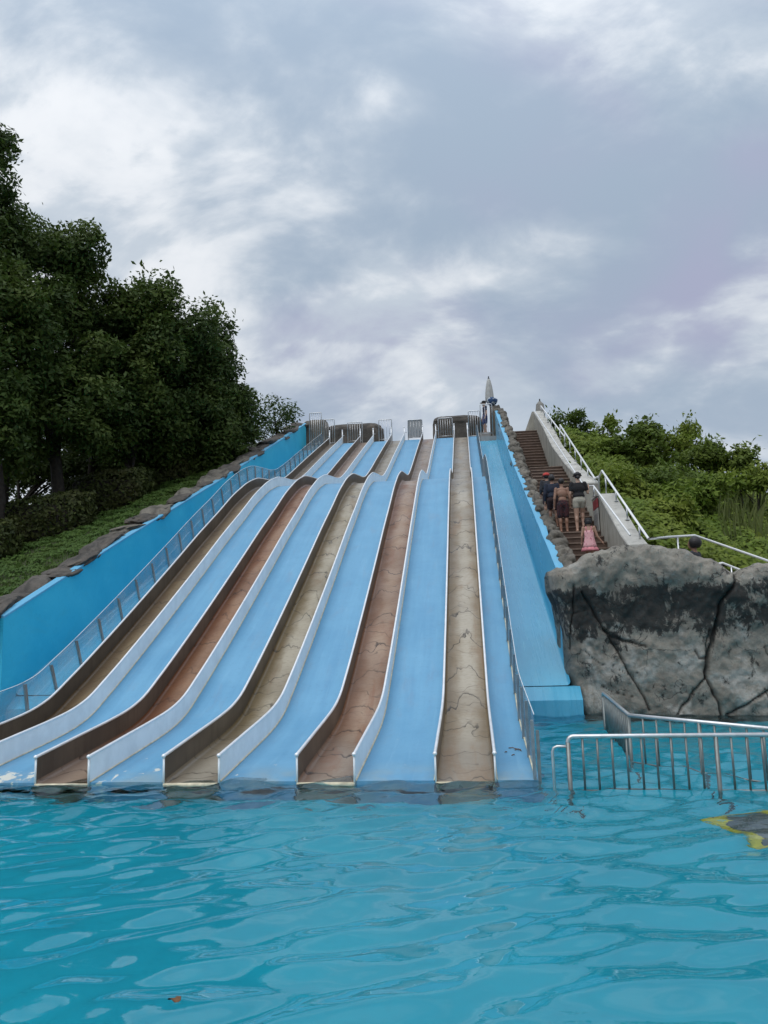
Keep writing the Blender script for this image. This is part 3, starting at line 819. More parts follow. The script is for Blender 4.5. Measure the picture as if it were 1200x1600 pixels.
gate(-7.22, -6.66, 11.0, 12.26, GY+.12, 'lower barred gate just right of the tall left chute gate', 4)
gate(-5.95, -5.20, 11.02, 12.0, GY, 'barred gate between first and second lane tops', 5)
gate(-4.33, -3.66, 11.02, 12.05, GY, 'barred gate between second and third lane tops', 4)
gate(-2.83, -2.10, 11.02, 11.96, GY, 'solid grey panel gate between third and fourth lane tops', 4, True)
gate(-1.28, -.57, 11.02, 11.96, GY, 'barred gate between fourth and fifth lane tops', 5)
gate(.26, .84, 10.95, 12.24, GY, 'barred gate left of the tall lifeguard gate', 4)
gate(.87, 1.46, 11.05, 12.56, GY, 'tall barred gate in front of the lifeguard', 4)
for i, x in enumerate(RX):
    p = thing('lane_post', (x, 38.12, 10.84), '%s slim steel post %s the %s lane at the slide top' % ('short', 'left of' if i % 2 == 0 else 'right of', ['far left', 'second', 'middle', 'fourth', 'fifth'][i//2]), 'post', 'slim posts at the lane tops')
    MB().tube([(x, 38.12, 10.85), (x, 38.12, 11.55)], [.03, .028], 8).build('shaft', m_cappipe, p, smooth=True)
    MB().lathe((x, 38.12, 11.55), [(.03,0),(.04,.02),(.03,.05),(.008,.06)], 10).build('cap', m_cappipe, p, smooth=True)
    s_ = -1 if i % 2 == 0 else 1
    MB().tube([(x, 38.12, 11.3), (x+s_*.11, 38.18, 11.3)], .014, 6).build('bracket', m_steel, p, smooth=True)

m_canvas = simple('parasol_canvas', (.42, .42, .40), .9, 0, .15, 4, .3, 30)
m_canvas2 = simple('grey_canvas', (.25, .245, .225), .9, 0, .2, 4, .3, 30)
m_black = simple('black_plastic', (.02, .02, .022), .5, 0, .1, 8, .1)
def parasol(x, y, zb, ztop, w, label, mat, fat=False):
    t = thing('closed_parasol', (x, y, zb), label, 'parasol')
    h = 1.35
    MB().tube([(x, y, zb), (x, y, ztop-.1)], .024, 8).build('pole', m_steel, t, smooth=True)
    MB().lathe((x, y, ztop-.12-h), [(.05,.0),(w*.95,.06),(w,.25),(w*(1 if fat else .95),.5),(w*(.98 if fat else .76),.85),(w*(.8 if fat else .46),1.2),(.035,h)], 32, 8, .13).build('canopy', mat, t, smooth=True)
    MB().lathe((x, y, ztop-.12), [(.05,-.06),(.055,-.02),(.03,.02)], 12).build('collar', m_black, t, smooth=True)
    MB().lathe((x, y, ztop-.1), [(.01,0),(.03,.015),(.036,.045),(.02,.085),(.004,.1)], 12).build('finial', m_black, t, smooth=True)
    MB().lathe((x, y, zb), [(.22,0),(.22,.05),(.05,.09),(.04,.3)], 16).build('base', m_deck, t, smooth=30)
    return t
parasol(1.42, 39.6, 10.84, 14.46, .20, 'closed pale parasol standing behind the lifeguard at the top right', m_canvas)

# ------------------------------------------------------------------ stairs
stairs = thing('staircase', (2.7, 16.5, 2.6), 'long straight brown outdoor staircase climbing between boulders and concrete parapet', 'staircase')
XSL, XSR = 2.12, 3.2
def flight(y0, z0, n, tr, rs):
    for k in range(n):
        ya, z = y0+k*tr, z0+(k+1)*rs
        MB().box((XSL, ya, z-rs*1.9), (XSR, ya+tr+.03, z-.035)).build('step', m_step, stairs)
        MB().box((XSL+.002, ya-.025, z-.034), (XSR-.002, ya+tr-.027, z)).build('tread', m_nose, stairs, bevel=.006)
rs1 = .17
flight(16.75, 2.66, 24, .382, rs1)            # up to about 25.9
zl = 2.66+24*rs1; yl = 16.75+24*.382
MB().box((XSL, yl, zl-.35), (XSR, 28.6, zl-.004)).build('landing', m_step, stairs)
nu = 18; tru = (33.9-28.6)/nu; rsu = (9.95-zl)/nu
flight(28.6, zl, nu, tru, rsu)
MB().box((1.95, 33.9, 9.3), (3.6, 38.0, 9.95)).build('top_landing', m_deck, stairs)
def zst(Y):   # nosing line
    if Y < yl: return 2.66+(Y-16.75)/.382*rs1
    if Y < 28.6: return zl
    return zl+(min(Y, 33.9)-28.6)/tru*rsu

def parapet(pts, label, wid=.36, lower=1.2):
    t = thing('parapet', (XSR, pts[0][0], pts[0][1]), label, 'parapet', 'concrete parapets beside the stairs')
    b, c = MB(), MB(); sb, sc = [], []
    for Y, z in pts:
        sb.append([(XSR+.01, Y, min(zst(Y)-.4, z-.5)), (XSR+.01, Y, z-.06), (XSR+wid, Y, z-.06), (XSR+wid, Y, min(zst(Y)-1., z-1.))])
        sc.append([(XSR-.012, Y, z-.06), (XSR-.012, Y, z), (XSR+wid+.02, Y, z), (XSR+wid+.02, Y, z-.06)])
    b.sweep(sb, closed=True, caps=True); c.sweep(sc, closed=True, caps=True)
    b.build('wall_body', m_conc, t); c.build('coping', m_conc_top, t, bevel=.012); return t
parapet([(15.85,3.20),(16.6,3.5),(18.95,4.74),(19.25,4.78),(20.1,4.80)], 'short pale concrete parapet beside the lower stairs')
parapet([(20.9,5.35),(22.5,5.85),(25.0,6.75),(28.0,7.95),(31,9.45),(34.6,11.08)], 'long pale concrete parapet beside the upper stairs')
mb = MB()
mb.add([(2.72,34.9,9.9),(3.56,34.9,9.9),(3.56,34.9,11.1),(3.15,34.9,11.15),(2.72,34.9,10.05),(2.72,35.2,9.9),(3.56,35.2,9.9),(3.56,35.2,11.1),(3.15,35.2,11.15),(2.72,35.2,10.05)],
       [(0,1,2,3,4),(9,8,7,6,5),(0,5,6,1),(1,6,7,2),(2,7,8,3),(3,8,9,4),(4,9,5,0)])
tag(mb.build('parapet_end', m_conc), 'sloped concrete wall end closing the top of the stairs', 'wall')
parasol(3.70, 36.6, 9.95, 12.22, .20, 'closed grey parasol beyond the top of the stairs', m_canvas2, True)

def railing(name, pts, posts, label, r=.026, mat=m_white, zf=None):
    t = thing(name, pts[0], label, 'handrail', 'handrails along the stairs')
    t.location = (pts[0][0], pts[0][1], pts[0][2])
    MB().tube(pts, r, 10).build('rail', mat, t, smooth=True)
    for (x, y, z0, z1) in posts:
        MB().tube([(x, y, z0), (x, y, z1)], .019, 8).build('post', m_steel, t, smooth=True)
        MB().lathe((x, y, z0), [(.05,0),(.05,.012),(.022,.02)], 10).build('foot_plate', m_steel, t, smooth=30)
    return t
XO = XSR+.30
def along(p, q, n, down):
    return [(p[0]+(q[0]-p[0])*k/(n), p[1]+(q[1]-p[1])*k/n, p[2]+(q[2]-p[2])*k/n-down, p[2]+(q[2]-p[2])*k/n) for k in range(n+1)]
pA, pB = Vector((XO, 15.45, 3.27)), Vector((XO, 20.0, 5.50))
railing('handrail', [(XO,20.6,5.05),(XO,20.55,5.42),pB,pA,(4.05,16.1,3.35),(5.05,17.85,3.53),(6.37,17.45,2.90),(8.2,17.0,2.0)],
        [(XO,19.6,4.8,5.31),(XO,18.4,4.45,4.72),(XO,17.3,3.87,4.18),(XO,16.2,3.3,3.64),(4.35,16.6,2.1,3.38),(5.0,17.75,1.9,3.5),(6.6,17.4,1.4,2.8)],
        'white tubular handrail on the lower parapet, bending right above the rock wall')
railing('handrail', [(4.0,16.4,2.60),(5.44,17.35,2.86),(5.85,17.25,2.65),(7.6,17.0,1.85)], [(5.6,17.3,1.75,2.76)], 'short lower white rail just above the rock wall notch')
pC, pD = Vector((XO, 21.2, 5.52)), Vector((XO, 27.9, 8.72))
railing('handrail', [(XO,20.6,5.45),pC,pD], along(pC, pD, 6, .45), 'upper white handrail with posts on the long parapet')
pE, pF = Vector((XO, 26.9, 8.05)), Vector((XO, 34.2, 11.2))
railing('handrail', [pE, pF], along(pE, pF, 6, .35), 'topmost white handrail reaching the head of the stairs')
XI = XSR-.055
railing('handrail', [(XI,15.4,3.35),(XI,19.3,5.0),(XI,20.7,5.22),(XI,22.2,5.86),(XI,34.0,11.0)], [(XI+.05,19.6,4.78,5.03),(XI+.05,20.5,5.0,5.2)], 'thin inner white handrail running the length of the stairs', .02)
# small notice on the lower parapet's end
t = thing('notice_sign', (3.17, 19.9, 4.2), 'small white notice with red header fixed to the lower parapet', 'sign')
nx = XSR-.012
m_signw = simple('notice_white', (.42, .42, .39), .5, 0, .12, 14, .05); m_signr = simple('notice_red', (.30, .035, .04), .5, 0, .2, 20, .05)
MB().box((nx-.012, 19.05, 3.78), (nx, 19.75, 4.42)).build('board', m_signw, t)
MB().box((nx-.015, 19.04, 4.43), (nx, 19.76, 4.66)).build('header', m_signr, t)
MB().box((nx-.016, 19.12, 3.86), (nx-.012, 19.68, 4.30)).build('text_panel', simple('notice_grey', (.26, .26, .25), .5, 0, .3, 25), t)

# ------------------------------------------------------------------ fences standing in the pool
def bar_fence(pts, label, sp=.152, ztop=.545, endloop=False, posts=()):
    t = thing('pool_fence', (pts[0][0], pts[0][1], -.95), label, 'fence', 'steel bar fences standing in the pool')
    P = [Vector((x, y, ztop)) for x, y in pts]
    rail = [P[0]-Vector((0, 0, .97+.5))] if False else []
    line = [P[0]+Vector((0, 0, -.06))]
    d0 = (P[1]-P[0]).normalized()
    for a in (0, .4, .8, 1.2, 1.57): line.append(P[0]+d0*(.06*(1-math.cos(a)))+Vector((0, 0, -.06+.06*math.sin(a))))
    for p in P[1:]: line.append(p)
    MB().tube(line, .024, 10).build('top_rail', m_steel_b, t, smooth=True)
    low = [Vector((p.x, p.y, -.015)) for p in P]
    MB().tube(low, .012, 8).build('bottom_rail', m_bar, t, smooth=True)
    MB().tube([P[0]+Vector((0, 0, -.06)), Vector((P[0].x, P[0].y, -.94))], .024, 10).build('post', m_bar, t, smooth=True)
    for a, b in zip(P[:-1], P[1:]):
        L = (b-a).length; n = int(L/sp)
        for k in range(1, n+1):
            q = a+(b-a)*(k*sp/L)
            big = any(abs(q.x-x) < sp*.5 and abs(q.y-y) < sp*.5 for x, y in posts)
            MB().tube([(q.x, q.y, ztop-.01), (q.x, q.y, -.94 if big else -.02)], (.024 if big else .0125), 8).build('post' if big else 'bar', m_bar, t, smooth=True)
    if endloop:
        x, y, z = endloop; q = P[0]
        MB().tube([(q.x, q.y, z), (x+.05, y, z), (x+.015, y, z-.015), (x, y, z-.05), (x, y, -.94)], .016, 8).build('end_loop', m_steel_b, t, smooth=True)
    return t
m_bar = simple('pool_fence_bar_steel', (.20, .22, .21), .38, .6, .15, 10, .05)
m_steel_b = simple('pool_fence_steel', (.62, .63, .62), .3, .75, .1, 10, .05)
bar_fence([(.965, 8.66), (5.2, 8.60)], 'steel bar fence standing in the water in front, with a low end loop', endloop=(.80, 8.68, .44), posts=((2.43, 8.64), (3.9, 8.62)))
bar_fence([(2.08, 13.2), (1.925, 10.25), (3.3, 8.78), ], 'angled steel bar fence behind, running from the rock to the front fence', sp=.19, ztop=.56, posts=((1.925, 10.3), (2.6, 9.5)))

# ------------------------------------------------------------------ foliage
def leaf_mesh(name, centers, normals, size, mat, tint, aspect=.5, parent=None, r=None):
    r = r or rng
    n = len(centers)
    nr = normals/np.maximum(1e-6, np.linalg.norm(normals, axis=1, keepdims=True))
    a = r.normal(size=(n, 3)); u = a - nr*(a*nr).sum(1, keepdims=True); u /= np.linalg.norm(u, axis=1, keepdims=True)
    w = np.cross(nr, u); s_ = (size*r.uniform(.65, 1.35, n))[:, None] if np.isscalar(size) else size[:, None]
    tip = u*s_; side = w*s_*aspect; fold = nr*s_*.18
    co = np.stack([centers-tip, centers-side+fold*.0+u*s_*.1-fold, centers+tip-fold*.6, centers+side+u*s_*.1-fold], 1).reshape(-1, 3)
    f = np.arange(n*4).reshape(n, 4)
    off = np.array(parent_loc(parent)) if parent else 0
    return np_mesh(name, co-off, f, mat, tint=np.repeat(tint, 4), parent=parent)
def clump_points(c, rad, n, r, squash=.8, up=.35):
    d = r.normal(size=(n, 3)); d /= np.linalg.norm(d, axis=1, keepdims=True)
    rr = rad*r.uniform(.35, 1, n)**.55
    p = c + d*rr[:, None]*np.array([1, 1, squash])
    nn = d*.6 + r.normal(size=(n, 3))*.45 + np.array([0, -.15, up*1.6])
    return p, nn
def tree(name, base, blobs, leaves, size, label, mat, cat='tree', group=None, trunk_r=.2, clump=.75, seed=0, limbs=7, per=None, fringe=1.):
    """blobs: list of (center, radii); leaf clumps are spread through the blobs' shells"""
    r = np.random.default_rng(seed)
    t = thing(name, base, label, cat, group)
    P, N, T, C = [], [], [], []
    vol = np.array([b[1][0]*b[1][1]*b[1][2] for b in blobs])**.67; vol /= vol.sum()
    ncl = int(leaves/ (per or 260))
    for b, v in zip(blobs, vol):
        for _ in range(max(3, int(ncl*v))):
            d = r.normal(size=3); d /= np.linalg.norm(d)
            q = r.uniform(.30, 1.0)**.45
            c = np.array(b[0]) + d*q*np.array(b[1])
            rad = clump*r.uniform(.6, 1.25)
            k = int((per or 260)*r.uniform(.6, 1.4)*(rad/clump)**1.5)
            p, n_ = clump_points(c, rad, k, r, .72)
            if fringe and q > .8:      # twigs reaching out of the outline
                m = int(k*.3); tw = c + d*np.minimum(1.25, np.abs(r.normal(size=(m, 1))))*rad*.7*fringe + r.normal(size=(m, 3))*rad*.28
                p = np.vstack([p, tw]); n_ = np.vstack([n_, r.normal(size=(m, 3))+np.array([0, 0, .4])])
            P.append(p); N.append(n_); C.append(c)
            base_t = r.uniform(0, 1)*.6
            T.append(np.clip(base_t + r.uniform(0, .5, len(p)), 0, 1))
    P, N, T = np.vstack(P), np.vstack(N), np.concatenate(T)
    leaf_mesh('crown', P, N, size, mat, T, .46, t, r)
    b0 = Vector(base); tops = [Vector(b[0]) for b in blobs]
    cen = sum(tops, Vector())/len(tops)
    tr = [b0+Vector((0, 0, -.3)), b0+Vector((.02, .03, .6))+Vector((r.normal()*.05, r.normal()*.05, 0)), b0.lerp(cen, .45), cen]
    MB().tube(tr, [trunk_r*1.35, trunk_r, trunk_r*.72, trunk_r*.3], 9).build('trunk', m_bark, t, smooth=True)
    cs = [C[i] for i in r.choice(len(C), min(limbs, len(C)), replace=False)]
    for c in cs:
        s0 = b0.lerp(cen, float(r.uniform(.2, .75))); e = Vector(c); mid = s0.lerp(e, .5)+Vector((0, 0, .2))
        MB().tube([s0, mid, e], [trunk_r*.42, trunk_r*.25, trunk_r*.07], 6).build('limb', m_bark, t, smooth=True)
    return t
def P3(x, y, Y): v = at(x, y, Y); return (v.x, v.y, v.z)
def blob(x, y, Y, rx, rz, ry=None):
    """pixel centre and pixel radii at distance Y"""
    k = Y/1190; return (P3(x, y, Y), (rx*k, (ry or rx)*k, rz*k))
def gz(X, Y): return hill_z(X, Y)
def gpt(X, Y): return (X, Y, gz(X, Y)-.05)
TG = 'dark trees on the left bank'
tree('broadleaf_tree', gpt(-15.2, 23.5), [blob(-50, 345, 23, 72, 100), blob(-4, 248, 23, 22, 50), blob(-30, 520, 23, 110, 130), blob(-20, 660, 23, 90, 90)], 46000, .100,
     'tallest dark leafy tree cut off by the left frame edge', m_leaf, group=TG, trunk_r=.26, seed=1)
tree('broadleaf_tree', gpt(-14.6, 25.8), [blob(65, 440, 25.5, 85, 85), blob(118, 392, 25.5, 40, 50), blob(35, 345, 25.5, 28, 25), blob(60, 540, 25, 100, 100), blob(90, 640, 25, 100, 70)], 50000, .100,
     'dark leafy tree beside the tallest one, with layered drooping branches', m_leaf, group=TG, trunk_r=.24, seed=2)
tree('broadleaf_tree', gpt(-13.2, 28.2), [blob(215, 510, 28, 60, 70), blob(270, 500, 28, 55, 55), blob(230, 590, 28, 85, 70), blob(200, 655, 28, 75, 60)], 46000, .10,
     'round crowned dark tree in the middle of the left row', m_leaf, group=TG, trunk_r=.22, seed=3)
tree('broadleaf_tree', gpt(-11.9, 30.5), [blob(315, 590, 30, 50, 60), blob(300, 660, 30, 75, 50), blob(330, 530, 30, 25, 35), blob(255, 690, 30, 60, 45)], 36000, .10,
     'dark tree with thin upper branches standing near the blue wall', m_leaf2, group=TG, trunk_r=.17, seed=4, per=200)
tree('broadleaf_tree', gpt(-10.6, 32.0), [blob(365, 640, 32, 36, 42), blob(350, 685, 32, 48, 36), blob(320, 715, 31, 40, 24)], 20000, .10,
     'smallest dark tree at the right end of the left row', m_leaf2, group=TG, trunk_r=.12, seed=5, per=180)
tree('broadleaf_tree', gpt(-18.5, 27.5), [blob(40, 690, 30, 60, 45), blob(110, 700, 30, 70, 40), blob(180, 705, 31, 60, 36), blob(10, 745, 30, 45, 28), blob(80, 740, 30, 60, 28), blob(160, 735, 30, 50, 26)], 17000, .10,
     'low thin tree seen against the sky behind the left trunks', m_leaf, group=TG, trunk_r=.16, seed=6, per=120, clump=.9)
tree('flowering_shrub', gpt(-9.3, 36.5), [blob(432, 655, 36, 30, 20), blob(455, 640, 36, 20, 16), blob(428, 632, 36, 10, 14), blob(405, 680, 35, 24, 16)], 1500, .085,
     'sparse flowering shrub against the sky above the left wall', m_leaf2, cat='shrub', trunk_r=.06, seed=8, per=70, clump=.55, limbs=12)
# trunks showing under the crowns
for k, (X, Y_) in enumerate(((-16.6, 25.6), (-14.9, 28.6), (-13.4, 30.8), (-12.4, 33.0))):
    b = Vector(gpt(X, Y_)); t = thing('thin_tree', b, ['bare dark trunk at far left between the big trees', 'bare dark trunk behind the second hedge', 'bare dark trunk behind the third hedge', 'bare dark trunk near the rightmost left tree'][k], 'tree', 'trunks under the left canopy')
    MB().tube([b-Vector((0,0,.3)), b+Vector((.1,0,2)), b+Vector((.0,.2,5))], [.17,.13,.07], 8).build('trunk', m_bark, t, smooth=True)
    r = np.random.default_rng(50+k); p, n_ = clump_points(np.array(b)+np.array([0,.2,5.2]), 1.5, 1500, r); leaf_mesh('crown', p, n_, .13, m_leaf, r.uniform(0,.6,len(p)), .46, t, r)

def hedge(cx, cy_, wx, wy, h, label, seed, n=5200):
    r = np.random.default_rng(seed)
    z0 = gz(cx, cy_)-.25; t = thing('clipped_hedge', (cx, cy_, z0), label, 'hedge', 'clipped hedges on the left bank')
    d = r.normal(size=(n, 3)); d /= np.abs(d).max(1, keepdims=True)**.62*np.linalg.norm(d, axis=1, keepdims=True)**.38
    bump = np.array([1+.10*fbm(Vector(v)*2.2+Vector((seed, 0, 0)), 3) for v in d])[:, None]
    p = d*bump*np.array([wx/2, wy/2, h/2])*(r.uniform(.86, 1.03, (n, 1))) + np.array([cx, cy_, z0+h/2+.1])
    p[:, 2] += (p[:, 1]-cy_)*.25 - (cx-p[:, 0])*.1
    leaf_mesh('foliage', p, d+r.normal(size=(n, 3))*.6, .075, m_hedge, r.uniform(0, 1, n), .55, t, r)
    core = MB().lathe((cx, cy_, z0), [(.3,0),(.8,.1),(.85,h*.5),(.6,h*.82)], 16); 
    core.v = [((x-cx)*wx*.5+cx, (y-cy_)*wy*.5+cy_, z) for x, y, z in core.v]
    core.build('branch_core', m_bark, t, smooth=True)
    for k in range(3):
        x = cx+wx*(k-1)*.3; MB().tube([(x, cy_-wy*.3, z0-.3), (x+.03, cy_-wy*.3, z0+.5)], .03, 6).build('stem', m_bark, t, smooth=True)
hedge(-14.9, 21.6, 2.7, 1.8, 1.6, 'nearest clipped hedge at the left frame edge', 31)
hedge(-14.3, 24.2, 3.6, 1.8, 1.6, 'broad clipped hedge, second from the left edge', 32, 7000)
hedge(-13.5, 27.0, 3.8, 1.8, 1.6, 'third clipped hedge, highest leaves reddish, above the grass', 33, 6500)
hedge(-13.1, 30.2, 3.9, 1.7, 1.6, 'farthest clipped hedge in the shade under the trees', 34, 6000)

def ground_leaves(name, n, xr, yr, ok, hgt, size, mat, label, cat, seed, clumpn=60, rad=.45, aspect=.5):
    r = np.random.default_rng(seed); P, N, T = [], [], []
    k = 0
    while k < n:
        X, Y_ = r.uniform(*xr), r.uniform(*yr)
        if not ok(X, Y_): continue
        k += 1
        patch = .5+.5*noise.noise(Vector((X*.55, Y_*.55, seed)))
        h = hgt*(.35+1.0*max(0, patch)*r.uniform(.5, 1.2))
        c = np.array([X, Y_, gz(X, Y_)+h*.35]); m = int(clumpn*r.uniform(.6, 1.4))
        d = r.normal(size=(m, 3)); d /= np.linalg.norm(d, axis=1, keepdims=True); d[:, 2] = np.abs(d[:, 2])
        p = c + d*np.array([rad, rad, h])*(r.uniform(.4, 1, (m, 1))**.5)
        P.append(p); N.append(d*.5+r.normal(size=(m, 3))*.42+np.array([0, -.45, .75]))
        T.append(np.clip(patch*.7+r.uniform(-.15, .4, m), 0, 1))
    P, N, T = np.vstack(P), np.vstack(N), np.concatenate(T)
    return tag(leaf_mesh(name, P, N, size, mat, T, aspect, None, r), label, cat, kind='stuff')
def blades(name, n, xr, yr, ok, h, mat, label, cat, seed, wid=.012, lean=.25):
    r = np.random.default_rng(seed); co, T = [], []
    while len(co) < n*4:
        X, Y_ = r.uniform(*xr), r.uniform(*yr)
        if not ok(X, Y_): continue
        z = gz(X, Y_)-.03; H_ = h*r.uniform(.5, 1.3); a = r.uniform(0, 6.28); l = r.normal(0, lean)*H_
        dx, dy = math.cos(a)*wid, math.sin(a)*wid; b = r.uniform(0, 6.28); ex, ey = math.cos(b)*l, math.sin(b)*l
        co += [(X-dx, Y_-dy, z), (X+dx, Y_+dy, z), (X+ex*.4+dx*.8, Y_+ey*.4+dy*.8, z+H_*.6), (X+ex, Y_+ey, z+H_)]
        v = float(np.clip(.5+.5*noise.noise(Vector((X*.8, Y_*.8, seed)))+r.normal(0, .15), 0, 1)); T += [v]*4
    co = np.array(co); return tag(np_mesh(name, co, np.arange(len(co)).reshape(-1, 4), mat, tint=np.array(T)), label, cat, kind='stuff')
okl = lambda X, Y_: xwl(Y_)-6.8+(Y_-20)*.12 < X < xwl(Y_)-.55
ground_leaves('bank_ground_cover', 900, (-18, -8.8), (14.7, 33), okl, .12, .055, m_grass, 'low green weeds and grass covering the left bank', 'ground cover', 61, 45, .3)
blades('bank_grass', 16000, (-16, -8.8), (14.7, 31), okl, .17, m_grass, 'short grass blades on the left bank', 'grass', 62, .011)
okr = lambda X, Y_: X > 4.05 and Y_ > 18.0
ground_leaves('hillside_undergrowth', 1500, (3.65, 16), (17.9, 35.5), okr, .62, .085, m_bush, 'dense green undergrowth covering the right hillside', 'undergrowth', 63, 85, .55)
ground_leaves('near_creeper', 650, (3.65, 9.5), (17.7, 23.5), okr, .22, .07, m_bush, 'low bright creeper on the slope above the rock wall', 'ground cover', 64, 70, .4)
blades('tall_grass', 1500, (6.2, 13), (21, 29), lambda X, Y_: X-.25*Y_ > 1.4 and noise.noise(Vector((X*.7, Y_*.7, 2))) > -.1, 1.15, m_reed, 'tall pale grass on the right hillside', 'grass', 65, .014, .18)
def shrub(x, y, Y, rx, rz, label, mat, seed, n=2600, size=.085, per=110, clump=.42, nm='shrub', cat='shrub', fringe=1.2):
    k = Y/1190; c = P3(x, y, Y)
    b = (c[0], c[1], min(gz(c[0], c[1]), c[2]-rz*k)-.05)
    bl = [(c, (rx*k, rx*k, rz*k*.8)), ((c[0]-.3*rx*k, c[1], c[2]-rz*k*.6), (rx*k*1.1, rx*k, rz*k*.7)), ((c[0]+.4*rx*k, c[1], c[2]+rz*k*.35), (rx*k*.5, rx*k*.5, rz*k*.6))]
    return tree(nm, b, bl, n, size, label, mat, cat, 'shrubs on the right hillside', .045, clump, seed, 6, per, fringe)
shrub(893, 662, 33, 26, 22, 'dark green bush on the skyline right beside the stair top', m_bush_d, 71)
shrub(940, 672, 33, 26, 18, 'mid green bush on the skyline left of the dark small tree', m_bush, 72)
shrub(925, 712, 29, 38, 28, 'rounded bright green bush beside the upper handrail', m_bush, 73, 3600)
shrub(1000, 688, 29, 30, 27, 'dark small tree standing highest on the right skyline', m_bush_d, 74, 4200, .10)
shrub(1062, 690, 30, 30, 20, 'loose pale leaved bush right of the dark small tree', m_bush, 75, 2400)
shrub(1105, 708, 27, 24, 18, 'dark bush on the right skyline, left of the leaning one', m_bush_d, 76, 2600)
shrub(1152, 716, 27, 22, 20, 'dark leaning bush on the skyline near the right frame edge', m_bush_d, 77, 2600)
shrub(955, 760, 24, 42, 32, 'large bright green bush behind the lower parapet rail', m_bush, 78, 4200)
shrub(1010, 755, 25, 36, 24, 'dark leafy bush in the middle of the right hillside', m_bush_d, 79, 3200)
shrub(1090, 765, 23.5, 40, 24, 'broad green bush in the middle of the hillside near tall grass', m_bush, 80, 3200)
shrub(1180, 745, 26, 30, 20, 'green bush at the right frame edge below the skyline', m_bush, 81, 2400)
shrub(1045, 800, 21, 38, 22, 'low green bush just above the bend of the handrail', m_bush, 82, 3000)

# ------------------------------------------------------------------ people
m_skin = simple('skin', (.36, .21, .145), .55, 0, .08, 8, .05)
m_skin_l = simple('light_skin', (.46, .29, .21), .55, 0, .08, 8, .05)
m_skin_t = simple('tanned_skin', (.27, .145, .095), .55, 0, .1, 8, .05)
m_hair = simple('black_hair', (.012, .010, .010), .55, 0, .3, 30, .4, 60)
def cloth(name, c, c2=None, scale=20, thr=.55):
    if c2 is None: return simple(name, c, .9, 0, .18, 9, .35, 35)
    t = NT(name); n = t.noise(scale, 2, .5); t.princ(t.mix(t.map(n, thr, thr+.06), c, c2), .9, 0, t.bump(t.noise(12, 4, .6), .4, .02)); return t.m
def remeshed(mb, name, mat, parent, voxel, smooth_it=4):
    o = mb.build(name, mat, None)
    md = o.modifiers.new('r', 'REMESH'); md.mode = 'VOXEL'; md.voxel_size = voxel; md.use_smooth_shade = True
    ms = o.modifiers.new('s', 'SMOOTH'); ms.iterations = smooth_it; ms.factor = .5
    dg = bpy.context.evaluated_depsgraph_get()
    me = bpy.data.meshes.new_from_object(o.evaluated_get(dg)); me.name = name
    bpy.data.objects.remove(o)
    me.materials.clear(); me.materials.append(mat)
    me.polygons.foreach_set('use_smooth', [True]*len(me.polygons))
    off = parent_loc(parent)
    me.transform(Matrix.Translation(-off))
    q = bpy.data.objects.new(name, me); col.objects.link(q); q.parent = parent
    return q
def capsule(mb, a, b, ra, rb_, n=12):
    a, b = Vector(a), Vector(b); d = (b-a); L = d.length; d = d.normalized() if L > 1e-6 else Vector((0, 0, 1))
    pts, rs = [], []
    for k in range(5):
        q = math.pi/2*(1-k/4); pts.append(a-d*ra*math.sin(q)); rs.append(max(.001, ra*math.cos(q)))
    for k in range(5):
        q = math.pi/2*k/4; pts.append(b+d*rb_*math.sin(q)); rs.append(max(.001, rb_*math.cos(q)))
    mb.tube(pts, rs, n)
def ellipsoid(mb, c, r, n=14):
    vs_, fs = [], []
    m = 9
    for i in range(m+1):
        ph = -math.pi/2+math.pi*i/m; cr = max(.02, math.cos(ph))
        for k in range(n):
            a = 2*math.pi*k/n; vs_.append((c[0]+r[0]*cr*math.cos(a), c[1]+r[1]*cr*math.sin(a), c[2]+r[2]*math.sin(ph)))
    for i in range(m):
        for k in range(n): k2 = (k+1) % n; fs.append((i*n+k, i*n+k2, (i+1)*n+k2, (i+1)*n+k))
    fs.append(tuple(range(n))[::-1]); fs.append(tuple(m*n+k for k in range(n))); mb.add(vs_, fs)

